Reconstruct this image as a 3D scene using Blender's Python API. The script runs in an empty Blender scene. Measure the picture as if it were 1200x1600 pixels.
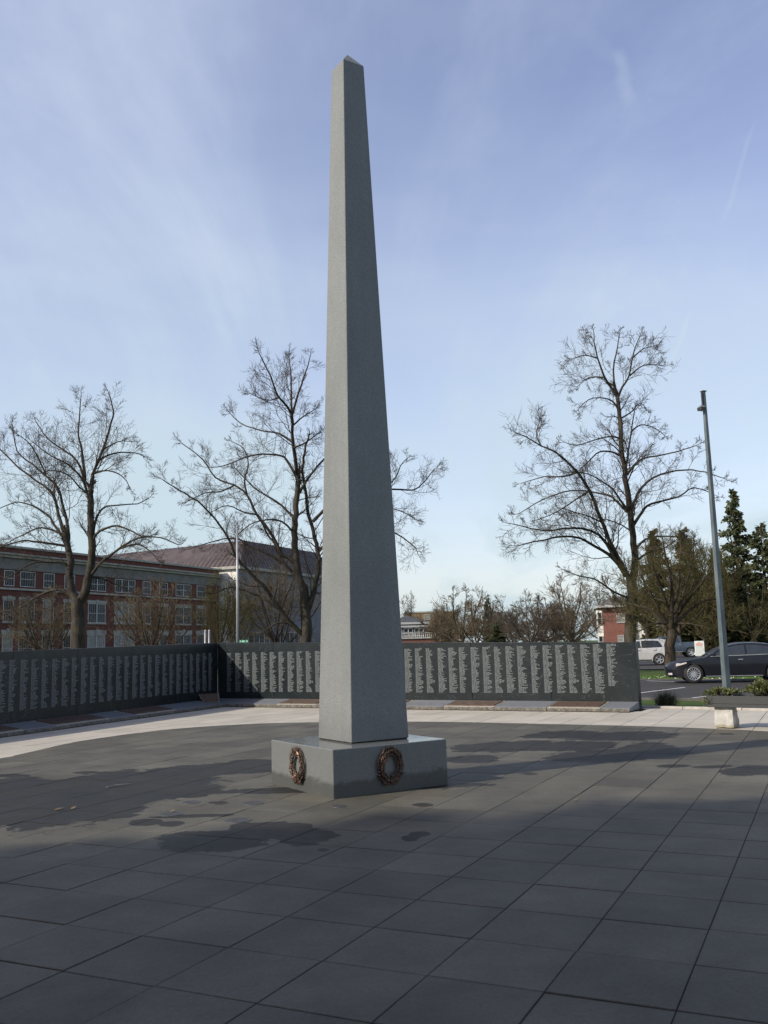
import bpy, bmesh, math, random
import numpy as np
from mathutils import Vector, Matrix

S = bpy.context.scene
COL = S.collection
R = math.radians

# ------------------------------------------------------------------ camera
FPX, PITCH, ROLL, EYE = 1434.25, 0.14304, 0.0274, 1.65      # focal length in px of a 1600 px tall frame
cam = bpy.data.cameras.new('camera')
cam.sensor_fit = 'VERTICAL'; cam.sensor_height = 24.0; cam.sensor_width = 18.0
cam.lens = 24.0 * FPX / 1600.0
cam.clip_start = 0.05; cam.clip_end = 3000
camo = bpy.data.objects.new('camera', cam); COL.objects.link(camo)
_F = Vector((0, math.cos(PITCH), math.sin(PITCH))); _U = Vector((0, -math.sin(PITCH), math.cos(PITCH))); _R = Vector((1, 0, 0))
_r = _R * math.cos(ROLL) - _U * math.sin(ROLL); _u = _R * math.sin(ROLL) + _U * math.cos(ROLL)
M = Matrix((_r, _u, -_F)).transposed().to_4x4(); M.translation = (0, 0, EYE)
camo.matrix_world = M
S.camera = camo

# ------------------------------------------------------------------ sky and sun
SUN_EL, SUN_AZ = 32.0, 243.5                                 # azimuth clockwise from +Y
W = bpy.data.worlds.new('World'); S.world = W; W.use_nodes = True
nt = W.node_tree; nt.nodes.clear()
def wn(t, **k):
    n = nt.nodes.new(t)
    for a, b in k.items(): setattr(n, a, b)
    return n
def wl(a, b): nt.links.new(a, b)
wout = wn('ShaderNodeOutputWorld'); bg = wn('ShaderNodeBackground'); bg.inputs[1].default_value = 0.15
sky = wn('ShaderNodeTexSky', sky_type='NISHITA'); sky.sun_disc = False
sky.sun_elevation = R(SUN_EL); sky.sun_rotation = R(SUN_AZ); sky.altitude = 50; sky.air_density = 1.0; sky.dust_density = 1.0; sky.ozone_density = 3.0
tc = wn('ShaderNodeTexCoord')
def wmath(op, a, b=None, c=None, clamp=False):
    n = wn('ShaderNodeMath', operation=op); n.use_clamp = clamp
    for i, v in enumerate((a, b, c)):
        if v is None: continue
        if isinstance(v, (int, float)): n.inputs[i].default_value = v
        else: wl(v, n.inputs[i])
    return n.outputs[0]
def wmix(f, a, b):
    n = wn('ShaderNodeMix', data_type='RGBA')
    for s, v in ((n.inputs[0], f), (n.inputs[6], a), (n.inputs[7], b)):
        if isinstance(v, (int, float, tuple)): s.default_value = v
        else: wl(v, s)
    return n.outputs[2]
sep = wn('ShaderNodeSeparateXYZ'); wl(tc.outputs['Generated'], sep.inputs[0])
# cirrus sheet: direction projected on a high plane
zz = wmath('MAXIMUM', sep.outputs[2], 0.0); zz = wmath('ADD', zz, 0.18)
cx_ = wmath('DIVIDE', sep.outputs[0], zz); cy_ = wmath('DIVIDE', sep.outputs[1], zz)
cmb = wn('ShaderNodeCombineXYZ'); wl(cx_, cmb.inputs[0]); wl(cy_, cmb.inputs[1])
def wnoise(scale, stretch, rot, detail, rough, dist=0.0, off=(0, 0, 0)):
    mp = wn('ShaderNodeMapping'); mp.inputs['Scale'].default_value = stretch; mp.inputs['Rotation'].default_value = (0, 0, R(rot)); mp.inputs['Location'].default_value = off
    wl(cmb.outputs[0], mp.inputs[0])
    n = wn('ShaderNodeTexNoise'); n.inputs['Scale'].default_value = scale; n.inputs['Detail'].default_value = detail; n.inputs['Roughness'].default_value = rough; n.inputs['Distortion'].default_value = dist
    wl(mp.outputs[0], n.inputs['Vector']); return n.outputs[0]
def wramp(x, lo, hi):
    n = wn('ShaderNodeMapRange'); n.interpolation_type = 'SMOOTHSTEP'
    wl(x, n.inputs[0]); n.inputs[1].default_value = lo; n.inputs[2].default_value = hi; return n.outputs[0]
c1 = wramp(wnoise(0.75, (1, 1, 1), 0, 5, 0.55, 0.4, (3.3, 1.2, 0)), 0.38, 0.68)
c2 = wramp(wnoise(1.6, (1, .35, 1), 35, 7, 0.6, 0.8), 0.42, 0.72)
c3 = wramp(wnoise(5.0, (1, .25, 1), 20, 6, 0.6, 0.6), 0.42, 0.85)
lowband = wramp(sep.outputs[2], 0.62, 0.0)
leftw = wramp(wmath('SUBTRACT', wmath('MULTIPLY', sep.outputs[0], -1.0), 0.0), -0.45, 0.35)
veil = wmath('MULTIPLY', c1, 0.34)
veil = wmath('ADD', veil, wmath('MULTIPLY', c2, 0.30))
veil = wmath('ADD', veil, wmath('MULTIPLY', wmath('MULTIPLY', c2, c3), 0.26))
veil = wmath('ADD', veil, wmath('MULTIPLY', lowband, 0.62))
veil = wmath('ADD', veil, wmath('MULTIPLY', leftw, 0.05))
def wdirpx(px, py):
    a = (px - 600) / FPX; b = -(py - 800) / FPX
    d = _r * a + _u * b + _F; return d.normalized()
def contrail(p0, p1, width, amount):
    a, b = wdirpx(*p0), wdirpx(*p1); n = a.cross(b).normalized(); m = (a + b).normalized(); half = math.cos((a.angle(b)) / 2)
    vd = wn('ShaderNodeVectorMath', operation='DOT_PRODUCT'); wl(tc.outputs['Generated'], vd.inputs[0]); vd.inputs[1].default_value = n
    vm = wn('ShaderNodeVectorMath', operation='DOT_PRODUCT'); wl(tc.outputs['Generated'], vm.inputs[0]); vm.inputs[1].default_value = m
    wob = wmath('MULTIPLY', wmath('SUBTRACT', wnoise(9, (1, 1, 1), 0, 4, .6), .5), width * 2.5)
    d = wmath('ABSOLUTE', wmath('ADD', vd.outputs['Value'], wob))
    s = wramp(d, width, 0.0)
    e = wramp(vm.outputs['Value'], half - (1 - half) * .5, half + (1 - half) * .7)
    return wmath('MULTIPLY', wmath('MULTIPLY', s, e), amount)
for args in (((1178, 195), (1128, 352), .0035, .12), ((1078, 490), (1034, 612), .0035, .20), ((966, 80), (982, 165), .011, .16), ((905, 40), (975, 105), .014, .05)):
    veil = wmath('ADD', veil, contrail(*args))
veil = wmath('MINIMUM', veil, 0.93)
tint = wmix(1.0, sky.outputs[0], sky.outputs[0])
hs = wn('ShaderNodeMix', data_type='RGBA', blend_type='MULTIPLY'); hs.inputs[0].default_value = 1.0
wl(sky.outputs[0], hs.inputs[6]); hs.inputs[7].default_value = (1.96, 1.48, 1.38, 1)
cloudc = wmix(lowband, (4.1, 4.65, 5.9, 1), (3.95, 4.95, 5.35, 1))
wl(wmix(veil, hs.outputs[2], cloudc), bg.inputs[0]); wl(bg.outputs[0], wout.inputs[0])

sun = bpy.data.lights.new('sun', 'SUN'); sun.energy = 5.0; sun.angle = R(0.8); sun.color = (1.0, 0.92, 0.80)
suno = bpy.data.objects.new('sun', sun); COL.objects.link(suno)
sdir = Vector((math.sin(R(SUN_AZ)) * math.cos(R(SUN_EL)), math.cos(R(SUN_AZ)) * math.cos(R(SUN_EL)), math.sin(R(SUN_EL))))
suno.rotation_euler = sdir.to_track_quat('Z', 'Y').to_euler()
suno.location = (-20, -10, 30)
vs = S.view_settings; vs.view_transform = 'Standard'; vs.look = 'None'; vs.exposure = 0.0; vs.gamma = 1.0; vs.use_curve_mapping = False

# ------------------------------------------------------------------ survey helpers (where a ray through the frame meets a surface)
def ray(px, py): 
    a = (px - 600) / FPX; b = -(py - 800) / FPX
    return _r * a + _u * b + _F
def gnd(px, py, z=0.0):
    d = ray(px, py); t = (z - EYE) / d.z
    return Vector((d.x * t, d.y * t, z))
def at(px, py, Y):
    d = ray(px, py); t = Y / d.y
    return Vector((d.x * t, Y, EYE + d.z * t))
def onplane(px, py, P, n):
    d = ray(px, py); n = Vector(n); o = Vector((0, 0, EYE)); t = (Vector(P) - o).dot(n) / d.dot(n)
    return o + d * t

# ------------------------------------------------------------------ tagging
def link(o, parent=None):
    COL.objects.link(o)
    if parent is not None: o.parent = parent
    return o
def tag(o, label=None, cat=None, group=None, kind=None):
    if label: o['label'] = label
    if cat: o['category'] = cat
    if group: o['group'] = group
    if kind: o['kind'] = kind
    return o
def empty(name, loc=(0, 0, 0), rz=0, label=None, cat=None, group=None):
    o = bpy.data.objects.new(name, None); o.empty_display_size = .2; o.location = loc; o.rotation_euler = (0, 0, rz)
    link(o); return tag(o, label, cat, group)
def copy_tree(o, parent=None):
    c = o.copy(); link(c, parent)
    for ch in o.children: copy_tree(ch, c)
    return c

# ------------------------------------------------------------------ mesh builder
class MB:
    def __init__(s): s.v = []; s.f = []
    def quad(s, a, b, c, d):
        n = len(s.v); s.v += [tuple(a), tuple(b), tuple(c), tuple(d)]; s.f.append((n, n + 1, n + 2, n + 3))
    def tri(s, a, b, c):
        n = len(s.v); s.v += [tuple(a), tuple(b), tuple(c)]; s.f.append((n, n + 1, n + 2))
    def box(s, c, size, rz=0, tilt=None):
        hx, hy, hz = size[0] / 2, size[1] / 2, size[2] / 2
        m = Matrix.Rotation(rz, 3, 'Z')
        if tilt is not None: m = m @ tilt
        n = len(s.v); c = Vector(c)
        for x, y, z in ((-1, -1, -1), (1, -1, -1), (1, 1, -1), (-1, 1, -1), (-1, -1, 1), (1, -1, 1), (1, 1, 1), (-1, 1, 1)):
            s.v.append(tuple(c + m @ Vector((x * hx, y * hy, z * hz))))
        for q in ((0, 3, 2, 1), (4, 5, 6, 7), (0, 1, 5, 4), (1, 2, 6, 5), (2, 3, 7, 6), (3, 0, 4, 7)): s.f.append(tuple(n + i for i in q))
        return s
    def prism(s, pts, z0, z1, zt=None):
        """pts ccw (x,y); zt optional list of top heights"""
        n = len(s.v); k = len(pts)
        s.v += [(p[0], p[1], z0) for p in pts]
        s.v += [(p[0], p[1], (zt[i] if zt else z1)) for i, p in enumerate(pts)]
        s.f.append(tuple(n + i for i in reversed(range(k)))); s.f.append(tuple(n + k + i for i in range(k)))
        for i in range(k):
            j = (i + 1) % k; s.f.append((n + i, n + j, n + k + j, n + k + i))
        return s
    def hexa(s, b, t):
        """b,t: 4 bottom / 4 top points, ccw"""
        n = len(s.v); s.v += [tuple(p) for p in b] + [tuple(p) for p in t]
        for q in ((3, 2, 1, 0), (4, 5, 6, 7), (0, 1, 5, 4), (1, 2, 6, 5), (2, 3, 7, 6), (3, 0, 4, 7)): s.f.append(tuple(n + i for i in q))
        return s
    def tube(s, pts, rad, sides=6, cap=True):
        n0 = len(s.v); k = len(pts)
        ref = Vector((0.31, 0.17, 0.93))
        d0 = (pts[-1] - pts[0])
        if abs(d0.normalized().dot(ref.normalized())) > .9: ref = Vector((1, .2, 0))
        for i, p in enumerate(pts):
            t = (pts[min(i + 1, k - 1)] - pts[max(i - 1, 0)])
            a = t.cross(ref)
            if a.length < 1e-6: a = Vector((1, 0, 0))
            a.normalize(); b = t.cross(a); b.normalize(); r = rad[i] if hasattr(rad, '__len__') else rad
            for j in range(sides):
                w = 2 * math.pi * j / sides
                q = p + a * (r * math.cos(w)) + b * (r * math.sin(w)); s.v.append((q.x, q.y, q.z))
        for i in range(k - 1):
            for j in range(sides):
                j2 = (j + 1) % sides; a = n0 + i * sides; b = a + sides
                s.f.append((a + j, a + j2, b + j2, b + j))
        if cap:
            s.f.append(tuple(n0 + (k - 1) * sides + j for j in range(sides)))
            s.f.append(tuple(n0 + j for j in reversed(range(sides))))
        return s
    def lathe(s, prof, seg=24, axis='Z', c=(0, 0, 0)):
        n0 = len(s.v); k = len(prof); c = Vector(c)
        for j in range(seg):
            w = 2 * math.pi * j / seg; ca, sa = math.cos(w), math.sin(w)
            for r, h in prof:
                q = Vector((r * ca, r * sa, h)) if axis == 'Z' else Vector((r * ca, h, r * sa))
                s.v.append(tuple(c + q))
        for j in range(seg):
            j2 = (j + 1) % seg
            for i in range(k - 1): s.f.append((n0 + j * k + i, n0 + j2 * k + i, n0 + j2 * k + i + 1, n0 + j * k + i + 1))
        return s
    def mesh(s, name, mat, smooth=False):
        me = bpy.data.meshes.new(name); me.from_pydata(s.v, [], s.f)
        if mat: me.materials.append(mat)
        if smooth: me.polygons.foreach_set('use_smooth', [True] * len(me.polygons))
        me.update(); return me
    def build(s, name, mat, parent=None, smooth=False, bevel=0, world=False, fix=False):
        me = s.mesh(name, mat, smooth)
        if bevel or fix:
            bm = bmesh.new(); bm.from_mesh(me)
            bmesh.ops.remove_doubles(bm, verts=bm.verts, dist=1e-5)
            bmesh.ops.recalc_face_normals(bm, faces=bm.faces)
            if bevel:
                ed = [e for e in bm.edges if len(e.link_faces) == 2 and e.calc_face_angle(0) > .5]
                bmesh.ops.bevel(bm, geom=ed, offset=bevel, segments=1, affect='EDGES', profile=.5)
            bm.to_mesh(me); bm.free()
        o = bpy.data.objects.new(name, me)
        link(o, parent)
        return o

def sharp(me, ang=35):
    bm = bmesh.new(); bm.from_mesh(me)
    for f in bm.faces: f.smooth = True
    for e in bm.edges:
        if len(e.link_faces) == 2: e.smooth = e.calc_face_angle(0) < R(ang)
    bm.to_mesh(me); bm.free()

# ------------------------------------------------------------------ materials
class NT:
    def __init__(s, name):
        s.m = bpy.data.materials.new(name); s.m.use_nodes = True; s.t = s.m.node_tree
        s.b = s.t.nodes['Principled BSDF']; s.pos = s.n('ShaderNodeNewGeometry').outputs['Position']
        s.m.cycles.emission_sampling = 'NONE'
    def n(s, t, **k):
        n = s.t.nodes.new(t)
        for a, b in k.items(): setattr(n, a, b)
        return n
    def l(s, a, b): s.t.links.new(a, b)
    def put(s, sock, v):
        if isinstance(v, (int, float)): sock.default_value = v
        elif isinstance(v, (tuple, list)): sock.default_value = tuple(v) if len(v) != 3 or len(sock.default_value) == 3 else (*v, 1)
        else: s.l(v, sock)
    def math(s, op, a, b=0, c=0, clamp=False):
        n = s.n('ShaderNodeMath', operation=op); n.use_clamp = clamp
        for i, v in enumerate((a, b, c)): s.put(n.inputs[i], v)
        return n.outputs[0]
    def mix(s, f, a, b, mode='MIX'):
        n = s.n('ShaderNodeMix', data_type='RGBA', blend_type=mode)
        s.put(n.inputs[0], f); s.put(n.inputs[6], a); s.put(n.inputs[7], b); return n.outputs[2]
    def noise(s, scale, detail=4, rough=.55, vec=None, stretch=None, dist=0, out=0):
        v = vec if vec is not None else s.pos
        if stretch:
            mp = s.n('ShaderNodeMapping'); mp.inputs['Scale'].default_value = stretch; s.l(v, mp.inputs[0]); v = mp.outputs[0]
        n = s.n('ShaderNodeTexNoise'); n.inputs['Scale'].default_value = scale; n.inputs['Detail'].default_value = detail
        n.inputs['Roughness'].default_value = rough; n.inputs['Distortion'].default_value = dist; s.l(v, n.inputs['Vector']); return n.outputs[out]
    def ramp(s, x, lo, hi, a=0, b=1, smooth=True):
        n = s.n('ShaderNodeMapRange')
        if smooth: n.interpolation_type = 'SMOOTHSTEP'
        s.l(x, n.inputs[0]); n.inputs[1].default_value = lo; n.inputs[2].default_value = hi; n.inputs[3].default_value = a; n.inputs[4].default_value = b
        return n.outputs[0]
    def set(s, col=None, rough=None, metal=None, spec=None, bump=None, bstr=.3, bdist=.01, coat=None):
        if col is not None: s.put(s.b.inputs['Base Color'], col)
        if rough is not None: s.put(s.b.inputs['Roughness'], rough)
        if metal is not None: s.put(s.b.inputs['Metallic'], metal)
        if spec is not None: s.put(s.b.inputs['Specular IOR Level'], spec)
        if coat is not None: s.b.inputs['Coat Weight'].default_value = coat; s.b.inputs['Coat Roughness'].default_value = .05
        if bump is not None:
            n = s.n('ShaderNodeBump'); n.inputs['Strength'].default_value = bstr; n.inputs['Distance'].default_value = bdist
            s.l(bump, n.inputs['Height']); s.l(n.outputs[0], s.b.inputs['Normal'])
        return s.m
    def objrand(s): return s.n('ShaderNodeObjectInfo').outputs['Random']

def simple(name, c1, c2, scale=3, rough=.7, metal=0, spec=.5, bstr=.2, bdist=.01, detail=5, rnd=0, coat=None, stretch=None):
    m = NT(name); f = m.ramp(m.noise(scale, detail, .6, stretch=stretch), .3, .7)
    col = m.mix(f, c1, c2)
    if rnd:
        k = m.math('MULTIPLY_ADD', m.objrand(), 2 * rnd, 1 - rnd); col = m.mix(1, col, m_comb(m, k), 'MULTIPLY')
    return m.set(col, rough, metal, spec, m.noise(scale * 6, 4, .6, stretch=stretch) if bstr else None, bstr, bdist, coat)
def m_comb(m, k):
    n = m.n('ShaderNodeCombineColor')
    for i in range(3): m.put(n.inputs[i], k)
    return n.outputs[0]

GA = -25.47                                     # direction (deg) of the normal of the long paver joints
PA, OA, PB, OB = .5849 * 1.03125, -3.0755 * 1.03125, .605 * 1.03125, 3.7383 * 1.03125
gn = Vector((math.cos(R(GA)), math.sin(R(GA)))); gm = Vector((-gn.y, gn.x))

def grid_cell_random(m, pa, oa, pb, ob, seed=0.0):
    sx = m.n('ShaderNodeVectorMath', operation='DOT_PRODUCT'); m.l(m.pos, sx.inputs[0]); sx.inputs[1].default_value = (gn.x, gn.y, 0)
    sy = m.n('ShaderNodeVectorMath', operation='DOT_PRODUCT'); m.l(m.pos, sy.inputs[0]); sy.inputs[1].default_value = (gm.x, gm.y, 0)
    a = m.math('FLOOR', m.math('DIVIDE', m.math('SUBTRACT', sx.outputs['Value'], oa), pa))
    b = m.math('FLOOR', m.math('DIVIDE', m.math('SUBTRACT', sy.outputs['Value'], ob), pb))
    c = m.n('ShaderNodeCombineXYZ'); m.l(a, c.inputs[0]); m.l(b, c.inputs[1]); c.inputs[2].default_value = seed
    w = m.n('ShaderNodeTexWhiteNoise', noise_dimensions='3D'); m.l(c.outputs[0], w.inputs['Vector']); 
    fa = m.math('FRACT', m.math('DIVIDE', m.math('SUBTRACT', sx.outputs['Value'], oa), pa)); fb = m.math('FRACT', m.math('DIVIDE', m.math('SUBTRACT', sy.outputs['Value'], ob), pb))
    ea = m.math('MULTIPLY', m.math('MINIMUM', fa, m.math('SUBTRACT', 1, fa)), pa); eb = m.math('MULTIPLY', m.math('MINIMUM', fb, m.math('SUBTRACT', 1, fb)), pb)
    return w.outputs[0], m.math('MINIMUM', ea, eb)

# wet stains: centre px, radii px
WET = [(55, 1247, 125, 36), (205, 1226, 130, 23), (330, 1203, 105, 9), (398, 1192, 48, 6), (35, 1277, 45, 17), (165, 1262, 60, 16), (230, 1285, 26, 5), (265, 1287, 20, 4), (300, 1243, 22, 4),
       (330, 1312, 78, 17), (420, 1297, 70, 13), (478, 1306, 42, 14), (655, 1303, 15, 4), (641, 1310, 13, 5), (505, 1328, 9, 2.5),
       (975, 1150, 85, 7), (880, 1148, 60, 6), (960, 1180, 100, 10), (800, 1166, 95, 8), (900, 1165, 60, 7), (1010, 1168, 40, 8), (1180, 1204, 55, 8), (1115, 1198, 30, 2.5), (1050, 1197, 25, 2.5),
       (735, 1186, 45, 6), (540, 1232, 200, 5), (20, 1212, 22, 3), (135, 1207, 20, 2), (300, 1275, 60, 2.5)]
def stone_paver():
    m = NT('dark_stone_paving')
    r1, rc = grid_cell_random(m, PA, OA, PB, OB)
    base = m.mix(m.ramp(m.noise(1.3, 5, .6), .3, .7), (.086, .081, .060, 1), (.125, .118, .088, 1))
    base = m.mix(m.ramp(m.noise(160, 2, .6), .35, .65), base, m.mix(.5, base, (.05, .05, .05, 1)))
    base = m.mix(.35, base, m.mix(1, base, m_comb(m, m.math('MULTIPLY_ADD', m.noise(420, 1, .5), 1.6, .2)), 'MULTIPLY'))
    base = m.mix(1, base, m_comb(m, m.math('MULTIPLY_ADD', r1, .34, .83)), 'MULTIPLY')
    base = m.mix(.55, base, m.mix(1, base, m_comb(m, m.math('MULTIPLY_ADD', m.noise(34, 5, .72), 1.5, .25)), 'MULTIPLY'))
    grime = m.ramp(m.math('ADD', rc, m.math('MULTIPLY', m.math('SUBTRACT', m.noise(14, 5, .7), .5), .05)), .018, .0)
    base = m.mix(m.math('MULTIPLY', grime, .22), base, (.030, .027, .022, 1))
    blot = m.ramp(m.noise(.45, 6, .62, dist=.5), .35, .68)
    base = m.mix(1, base, m_comb(m, m.math('MULTIPLY_ADD', blot, .22, .88)), 'MULTIPLY')
    lich = m.ramp(m.noise(2.2, 6, .7, dist=.6), .60, .78)
    base = m.mix(m.math('MULTIPLY', lich, .5), base, (.145, .138, .118, 1))
    scr = m.ramp(m.noise(3.2, 6, .7, stretch=(1, .25, 1), dist=1.2), .64, .72)
    base = m.mix(m.math('MULTIPLY', scr, .18), base, (.19, .19, .18, 1))
    # wet patches
    d = None
    for (x, y, rx, ry) in WET:
        c = gnd(x, y); Y = c.y; a = gnd(x, y - ry).y; b = gnd(x, y + ry).y
        wx = rx * Y / FPX; wy = (a - b) / 2; shear = c.x / c.y
        mp = m.n('ShaderNodeVectorMath', operation='SUBTRACT'); m.l(m.pos, mp.inputs[0]); mp.inputs[1].default_value = (c.x, c.y, 0)
        dx = m.n('ShaderNodeVectorMath', operation='DOT_PRODUCT'); m.l(mp.outputs[0], dx.inputs[0]); dx.inputs[1].default_value = (1 / wx, -shear / wx, 0)
        dy = m.n('ShaderNodeVectorMath', operation='DOT_PRODUCT'); m.l(mp.outputs[0], dy.inputs[0]); dy.inputs[1].default_value = (0, 1 / wy, 0)
        q = m.math('ADD', m.math('POWER', m.math('ABSOLUTE', dx.outputs['Value']), 2), m.math('POWER', m.math('ABSOLUTE', dy.outputs['Value']), 2))
        q = m.math('SUBTRACT', m.math('SQRT', q), 1)
        d = q if d is None else m.math('SMOOTH_MIN', d, q, .25)
    nz = m.math('ADD', m.math('SUBTRACT', m.noise(2.3, 8, .66, dist=.6), .5), m.math('MULTIPLY', m.math('SUBTRACT', m.noise(11, 5, .7), .5), .22))
    wet = m.ramp(m.math('ADD', d, m.math('MULTIPLY', nz, 1.5)), .07, .03)
    base = m.mix(wet, base, m.mix(1, base, (.25, .25, .25, 1), 'MULTIPLY'))
    rough = m.math('MULTIPLY_ADD', m.noise(6, 4, .6), .16, .55)
    rough = m.math('ADD', rough, m.math('MULTIPLY', wet, -.06))
    rough = m.math('ADD', rough, m.math('MULTIPLY', r1, .06))
    return m.set(base, rough, 0, .2, m.math('ADD', m.noise(160, 4, .7), m.math('MULTIPLY', m.noise(9, 3, .5), .8)), .45, .004)
def light_slab():
    m = NT('pale_concrete_slab')
    r1, _ = grid_cell_random(m, PA * 1, OA, PB * 2, OB, 3)
    base = m.mix(m.ramp(m.noise(1.1, 6, .62), .3, .72), (.39, .365, .29, 1), (.51, .475, .385, 1))
    base = m.mix(m.ramp(m.noise(140, 3, .6), .35, .7), base, (.34, .315, .27, 1))
    base = m.mix(1, base, m_comb(m, m.math('MULTIPLY_ADD', r1, .16, .92)), 'MULTIPLY')
    st = m.ramp(m.noise(1.8, 7, .7, dist=.8), .58, .75)
    base = m.mix(m.math('MULTIPLY', st, .45), base, (.27, .26, .24, 1))
    return m.set(base, m.math('MULTIPLY_ADD', m.noise(6, 3, .5), .15, .62), 0, .4, m.noise(120, 4, .6), .3, .003)
def granite(name, c1, c2, rough, spec=.5, sp=260, fine=.5, bstr=.06, coat=None):
    m = NT(name)
    base = m.mix(m.ramp(m.noise(sp, 3, .7), .38, .62), c1, c2)
    base = m.mix(fine, base, m.mix(1, base, m_comb(m, m.math('MULTIPLY_ADD', m.noise(sp * .35, 2, .6), 1.4, .3)), 'MULTIPLY'))
    base = m.mix(m.math('MULTIPLY', m.ramp(m.noise(.9, 5, .6, stretch=(1, 1, .4)), .45, .75), .18), base, c1)
    return m, base, rough, spec, bstr, coat, sp
def fin(g, extra=None):
    m, base, rough, spec, bstr, coat, sp = g
    if extra == 'shaft':
        st = m.ramp(m.noise(7, 6, .7, stretch=(1, 1, .05)), .35, .75)
        base = m.mix(1, base, m_comb(m, m.math('MULTIPLY_ADD', st, .07, .96)), 'MULTIPLY')
        bl = m.ramp(m.noise(1.1, 6, .65, stretch=(1, 1, .6)), .35, .7)
        base = m.mix(1, base, m_comb(m, m.math('MULTIPLY_ADD', bl, .14, .92)), 'MULTIPLY')
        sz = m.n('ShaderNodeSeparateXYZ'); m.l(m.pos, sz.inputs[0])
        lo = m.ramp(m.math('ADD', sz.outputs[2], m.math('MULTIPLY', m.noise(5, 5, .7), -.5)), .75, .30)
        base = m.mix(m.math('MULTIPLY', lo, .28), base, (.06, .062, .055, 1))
    return m.set(base, rough, 0, spec, m.noise(sp, 2, .6), bstr, .002, coat)

MAT = {}
MAT['paver'] = stone_paver()
MAT['joint'] = simple('paving_joint_sand', (.018, .016, .013), (.036, .031, .025), 20, .95, bstr=.5)
MAT['slab'] = light_slab()
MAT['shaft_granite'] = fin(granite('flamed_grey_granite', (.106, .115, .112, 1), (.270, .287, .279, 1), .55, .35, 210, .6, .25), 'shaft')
def plinth_mat():
    m, base, rough, spec, bstr, coat, sp = granite('polished_grey_granite', (.09, .097, .096, 1), (.20, .212, .205, 1), .38, .5, 200, .55, .1)
    sx = m.n('ShaderNodeSeparateXYZ'); m.l(m.pos, sx.inputs[0])
    h = m.math('ADD', sx.outputs[2], m.math('MULTIPLY', m.math('SUBTRACT', m.noise(3.5, 6, .65, dist=.3), .5), .34))
    wet = m.ramp(h, .20, .13)
    up = m.n('ShaderNodeNewGeometry').outputs['Normal']; un = m.n('ShaderNodeSeparateXYZ'); m.l(up, un.inputs[0])
    top = m.ramp(un.outputs[2], .6, .9)
    base = m.mix(m.math('MULTIPLY', wet, .8), base, m.mix(1, base, (.36, .36, .34, 1), 'MULTIPLY'))
    return m.set(base, m.math('MULTIPLY_ADD', top, -.24, .36), 0, .5, m.noise(sp, 2, .6), .05, .002)
MAT['plinth_granite'] = plinth_mat()
def wall_mat():
    m = NT('polished_black_granite')
    base = m.mix(m.ramp(m.noise(300, 2, .6), .4, .6), (.006, .010, .0115, 1), (.015, .0215, .024, 1))
    vein = m.noise(.9, 3, .6, stretch=(1, 1, 1.4), dist=2.2)
    v = m.math('ABSOLUTE', m.math('SUBTRACT', vein, .5)); vm = m.ramp(v, .006, 0)
    base = m.mix(m.math('MULTIPLY', vm, .35), base, (.16, .17, .17, 1))
    base = m.mix(m.math('MULTIPLY', m.ramp(m.noise(1.2, 5, .6), .45, .7), .5), base, (.024, .031, .033, 1))
    return m.set(base, m.math('MULTIPLY_ADD', m.noise(2, 4, .5), .12, .25), 0, .38)
MAT['wall_granite'] = wall_mat()
MAT['letter'] = simple('sandblasted_lettering', (.118, .134, .136), (.225, .248, .25), 40, .85, bstr=0, spec=.2)
MAT['ledge'] = fin(granite('honed_blue_grey_granite', (.10, .11, .12, 1), (.17, .185, .20, 1), .5, .4, 160, .4, .1))
MAT['rough_stone'] = simple('rough_split_stone_edge', (.09, .085, .07), (.22, .20, .16), 14, .9, bstr=.9, bdist=.03)
MAT['bronze_plaque'] = simple('weathered_bronze_plaque', (.075, .048, .033), (.13, .082, .055), 12, .5, .45, bstr=.4, bdist=.003)
MAT['plaque_rim'] = simple('plaque_border_stone', (.22, .2, .16), (.32, .3, .25), 12, .6, bstr=.1)
MAT['bronze'] = simple('copper_brown_bronze', (.045, .029, .022), (.135, .083, .057), 22, .45, .5, bstr=.3, bdist=.003)
MAT['soil'] = simple('dark_garden_soil', (.018, .014, .01), (.045, .035, .025), 9, .95, bstr=.8, bdist=.02)
def grass_ground():
    m = NT('lawn_ground')
    base = m.mix(m.ramp(m.noise(.5, 6, .6), .3, .7), (.040, .075, .014, 1), (.070, .115, .024, 1))
    base = m.mix(m.ramp(m.noise(24, 4, .7), .45, .75), base, (.028, .045, .012, 1))
    base = m.mix(m.math('MULTIPLY', m.ramp(m.noise(.21, 4, .6), .5, .75), .5), base, (.10, .095, .04, 1))
    return m.set(base, .95, 0, .2, m.noise(60, 4, .7), .9, .04)
MAT['lawn'] = grass_ground()
MAT['blade'] = simple('grass_blade', (.045, .10, .018), (.09, .16, .03), 3, .7, bstr=0, spec=.3, rnd=0)
def asphalt():
    m = NT('asphalt')
    base = m.mix(m.ramp(m.noise(.6, 6, .65), .3, .7), (.034, .033, .031, 1), (.052, .050, .047, 1))
    base = m.mix(m.ramp(m.noise(90, 3, .7), .4, .7), base, (.035, .034, .033, 1))
    cr = m.math('ABSOLUTE', m.math('SUBTRACT', m.noise(.35, 6, .7, dist=1.5), .5))
    base = m.mix(m.math('MULTIPLY', m.ramp(cr, .004, 0), .6), base, (.018, .018, .018, 1))
    return m.set(base, .82, 0, .35, m.noise(120, 4, .7), .6, .01)
MAT['asphalt'] = asphalt()
MAT['line_paint'] = simple('worn_white_road_paint', (.45, .45, .43), (.7, .7, .67), 6, .7, bstr=.1)
MAT['kerb'] = simple('kerb_concrete', (.30, .28, .24), (.42, .39, .34), 5, .85, bstr=.3)
MAT['kerb_dark'] = simple('weathered_kerb', (.07, .068, .062), (.11, .105, .095), 5, .9, bstr=.3)
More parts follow.
